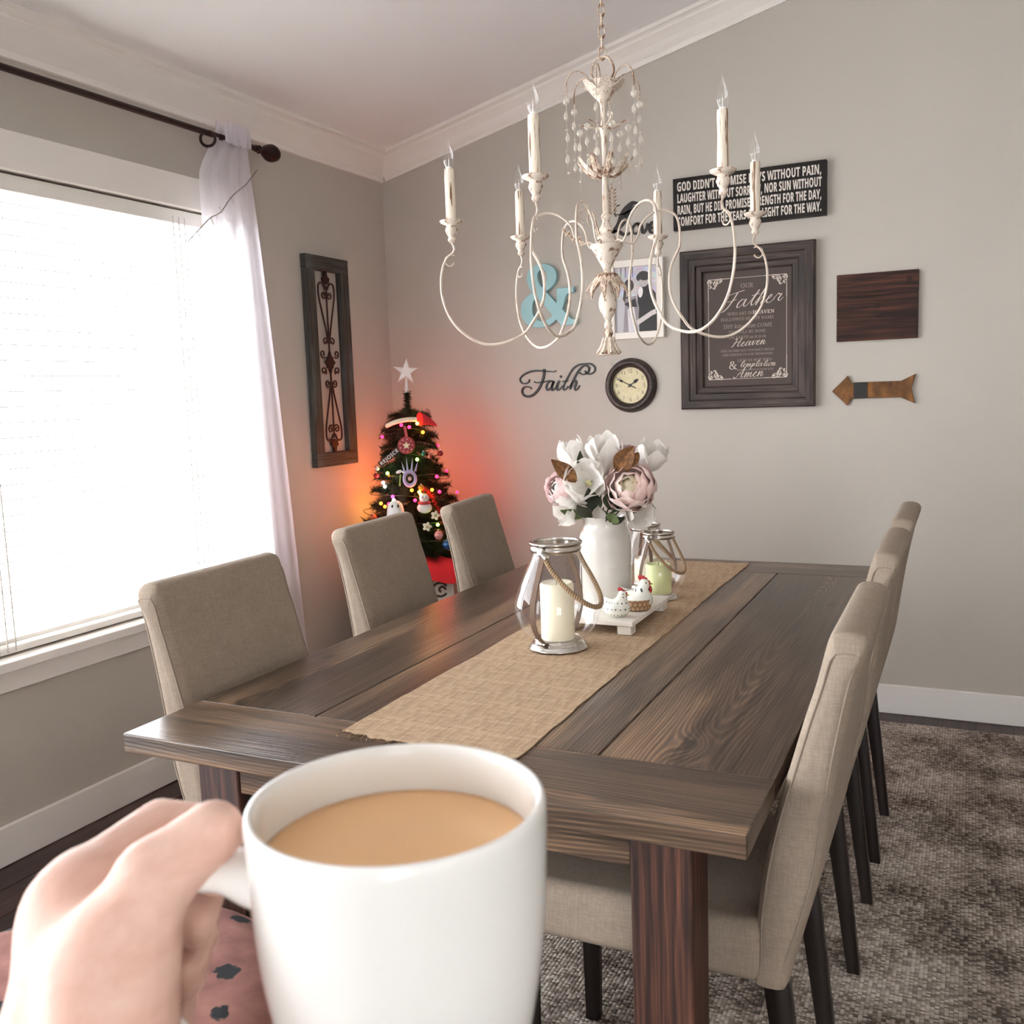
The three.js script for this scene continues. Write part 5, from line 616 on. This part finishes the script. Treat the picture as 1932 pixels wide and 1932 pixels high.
{ const rim = lathes([[0, -0.016], [0.010, -0.013], [0.016, 0], [0.010, 0.013], [0, 0.016]], 20, 4), cap = at(cyl(0.004, 0.004, 0.006, 10), 0, 0.018, 0);
  for (const [label, x, y, z, c, s] of [['maroon ball ornament at the right side of the tree', -2.09, 1.105, -3.66, 0x6d1a22, 0.8], ['dark blue ball ornament low on the right of the tree', -2.03, 0.715, -3.585, 0x1f4f7c, 1.5], ['teal ball ornament right of the red disc', -2.125, 1.11, -3.575, 0x2e7d6e, 0.6], ['rose pink ball ornament low between the two chairs', -2.05, 0.76, -3.545, 0xc98a86, 1.2], ['small dusty pink ball beside the teal ornament', -2.11, 1.095, -3.60, 0xb06a66, 0.6], ['white ball ornament at the left edge of the tree', -2.325, 1.05, -3.515, 0xd9d4d0, 0.6], ['red ball ornament at the left edge under the word tag', -2.33, 1.02, -3.512, 0xa22a33, 0.75], ['copper ball ornament low at the left of the tree', -2.31, 0.845, -3.44, 0xb5552a, 1.0], ['gold ball ornament above the snowman', -2.13, 0.965, -3.55, 0xc28a2e, 0.8]]) { const t = ornament('ball_ornament', label, [x, y, z]); t.scale.setScalar(s); part('ball', rim, std({ color: c, roughness: 0.25, metalness: 0.3 }), t); part('cap', cap, M.nickel, t); }
  for (const [label, x, y, z] of [['white felt flower ornament right of the snowman', -2.065, 0.845, -3.55], ['cream felt flower ornament below the snowman', -2.088, 0.80, -3.515]]) { const t = ornament('flower_ornament', label, [x, y, z]); for (let k = 0; k < 5; k++) part('petal', at(new THREE.SphereGeometry(1, 10, 8), 0.011 * Math.cos(k * 1.257), 0.011 * Math.sin(k * 1.257), 0, 0, 0, k * 1.257, [0.010, 0.0075, 0.004]), std({ color: 0xcfc6b2, roughness: 0.9 }), t); part('centre', at(new THREE.SphereGeometry(0.005, 8, 6), 0, 0, 0.004), std({ color: 0xb59a50 }), t); } }
{ const t = ornament('tinsel_garland', 'short red tinsel garland hanging down the right side of the tree', [-2.09, 0.9, -3.57]); const P = []; for (let k = 0; k < 240; k++) { const f = k / 240, c = V(-0.05 + 0.1 * f, 0.06 - 0.16 * f * f, -0.02 - 0.03 * f), d = V(rr(-1, 1), rr(-1, 1), rr(-1, 1)).normalize(), w = d.clone().cross(V(0, 1, 0.3)).normalize().multiplyScalar(0.0012), e = c.clone().addScaledVector(d, 0.018); P.push(c.clone().add(w), c.clone().sub(w), e); }
  const g = new THREE.BufferGeometry(); g.setAttribute('position', new THREE.Float32BufferAttribute(P.flatMap((p) => [p.x, p.y, p.z]), 3)); g.computeVertexNormals(); const m = part('strands', flat(g), std({ color: 0xc2202c, roughness: 0.3, metalness: 0.5, side: THREE.DoubleSide }), t); m.userData.kind = 'stuff'; }

// ------------------------------------------------------------------ mug of coffee in the hand
const RIM = V(-0.1445, 1.2381, -0.2194), MH = 0.094, MB = V(RIM.x, RIM.y - MH, RIM.z), MT = Math.PI + 0.4467;
{ const t = thing('coffee_mug', 'white ceramic mug of milky coffee held up in the foreground', 'mug', [MB.x, MB.y, MB.z], MT);
  const y = (d) => MH - d;
  part('body', lathes([[0, 0.001], [0.026, 0.001], [0.0295, y(0.091)], [0.0325, y(0.081)], [0.0358, y(0.070)], [0.0382, y(0.058)], [0.0402, y(0.045)], [0.0414, y(0.030)], [0.0421, y(0.014)], [0.0424, y(0.004)], [0.0420, y(0.0008)], [0.0410, y(0)], [0.0398, y(0.001)], [0.0390, y(0.005)], [0.0388, y(0.020)], [0.0378, y(0.036)], [0.0356, y(0.056)], [0.030, y(0.076)], [0.02, y(0.086)], [0, y(0.087)]], 96, 6), M.porcelain, t);
  const hp = new THREE.CatmullRomCurve3([[0.039, 0.070], [0.050, 0.0735], [0.066, 0.070], [0.077, 0.058], [0.078, 0.042], [0.072, 0.026], [0.058, 0.013], [0.033, 0.0125]].map(([a, b]) => V(a, b, 0)));
  const hg = new THREE.TubeGeometry(hp, 60, 1, 14, false), p = hg.attributes.position; for (let i = 0; i <= 60; i++) { const o = hp.getPointAt(i / 60), k = 1 + 0.5 * (sstep(0.16, 0, i / 60) + sstep(0.84, 1, i / 60)); for (let j = 0; j <= 14; j++) { const q = i * 15 + j; p.setXYZ(q, o.x + (p.getX(q) - o.x) * 0.0046 * k, o.y + (p.getY(q) - o.y) * 0.0046 * k, (p.getZ(q) - o.z) * 0.0075 * k); } } hg.computeVertexNormals();
  part('handle', hg, M.porcelain, t);
  const c = single('coffee', at(lathe([[0, -0.004], [0.0372, -0.004], [0.0386, -0.0006], [0.03875, 0.0006], [0.0376, 0.0], [0, 0.0]], 72), 0, 0, 0), phy({ color: 0xe6b684, roughness: 0.06, ior: 1.33 }), 'milky brown coffee filling the white mug', 'coffee', [MB.x, MB.y + y(0.0152), MB.z]); 
}
{ // left hand around the handle: thumb on top, fingers through the loop, forearm leaving below
  const W = [0.097, -0.026, -0.056], F = [0.140, -0.125, -0.150];
  const fingers = [[[0.0985, 0.062, 0.020], [0.086, 0.066, 0.047], [0.067, 0.0640, 0.046], [0.0615, 0.061, 0.024]], [[0.102, 0.045, 0.025], [0.088, 0.047, 0.053], [0.074, 0.046, 0.049], [0.070, 0.044, 0.025]], [[0.104, 0.027, 0.023], [0.090, 0.029, 0.049], [0.078, 0.028, 0.045], [0.0735, 0.027, 0.023]], [[0.104, 0.010, 0.016], [0.092, 0.0115, 0.038], [0.082, 0.011, 0.035], [0.077, 0.010, 0.018]]], fr = [0.0092, 0.0094, 0.0088, 0.0077];
  const f = (x, y, z) => {
    let d = capsule(x, y, z, F, W, 0.031, 0.0245);
    const palm = [[0.098, 0.058, 0.012], [0.101, 0.043, 0.015], [0.103, 0.027, 0.013], [0.103, 0.012, 0.007]]; for (const q of palm) d = smin(d, capsule(x, y, z, q, [W[0], W[1] + 0.004, W[2] + 0.006], 0.0125, 0.017), 0.014);
    d = smin(d, capsule(x, y, z, [0.0745, 0.057, -0.016], [0.079, 0.012, -0.036], 0.0150, 0.0235), 0.012);   // ball of the thumb
    d = smin(d, capsule(x, y, z, [0.082, 0.052, -0.015], [0.099, 0.056, 0.010], 0.010, 0.0125), 0.014);      // web
    d = smin(d, smin(capsule(x, y, z, [0.080, 0.056, -0.016], [0.0665, 0.0765, -0.009], 0.0135, 0.0105), capsule(x, y, z, [0.0665, 0.0765, -0.009], [0.0525, 0.0858, -0.001], 0.0105, 0.0088), 0.004), 0.008);
    for (let k = 0; k < 4; k++) { const [a, b, c, e] = fingers[k], r = fr[k]; d = smin(d, capsule(x, y, z, a, b, r * 1.08, r), 0.007); d = Math.min(d, smin(capsule(x, y, z, b, c, r, r * 0.92), capsule(x, y, z, c, e, r * 0.92, r * 0.8), 0.003)); }
    return d;
  };
  const g = field(f, [0.1, -0.005, -0.04], 0.125, 0.0026), p = g.attributes.position, uv = g.attributes.uv; for (let i = 0; i < uv.count; i++) uv.setXY(i, p.getX(i) * 12 + p.getZ(i) * 5, p.getY(i) * 12);
  const t = thing('person', 'left hand and forearm holding the mug by its handle, thumb on top', 'person', [MB.x, MB.y, MB.z], MT);
  part('hand', g, phy({ map: TX.skin, roughness: 0.6, sheen: 0.2 }), t);
}
renderer.render(scene, camera);
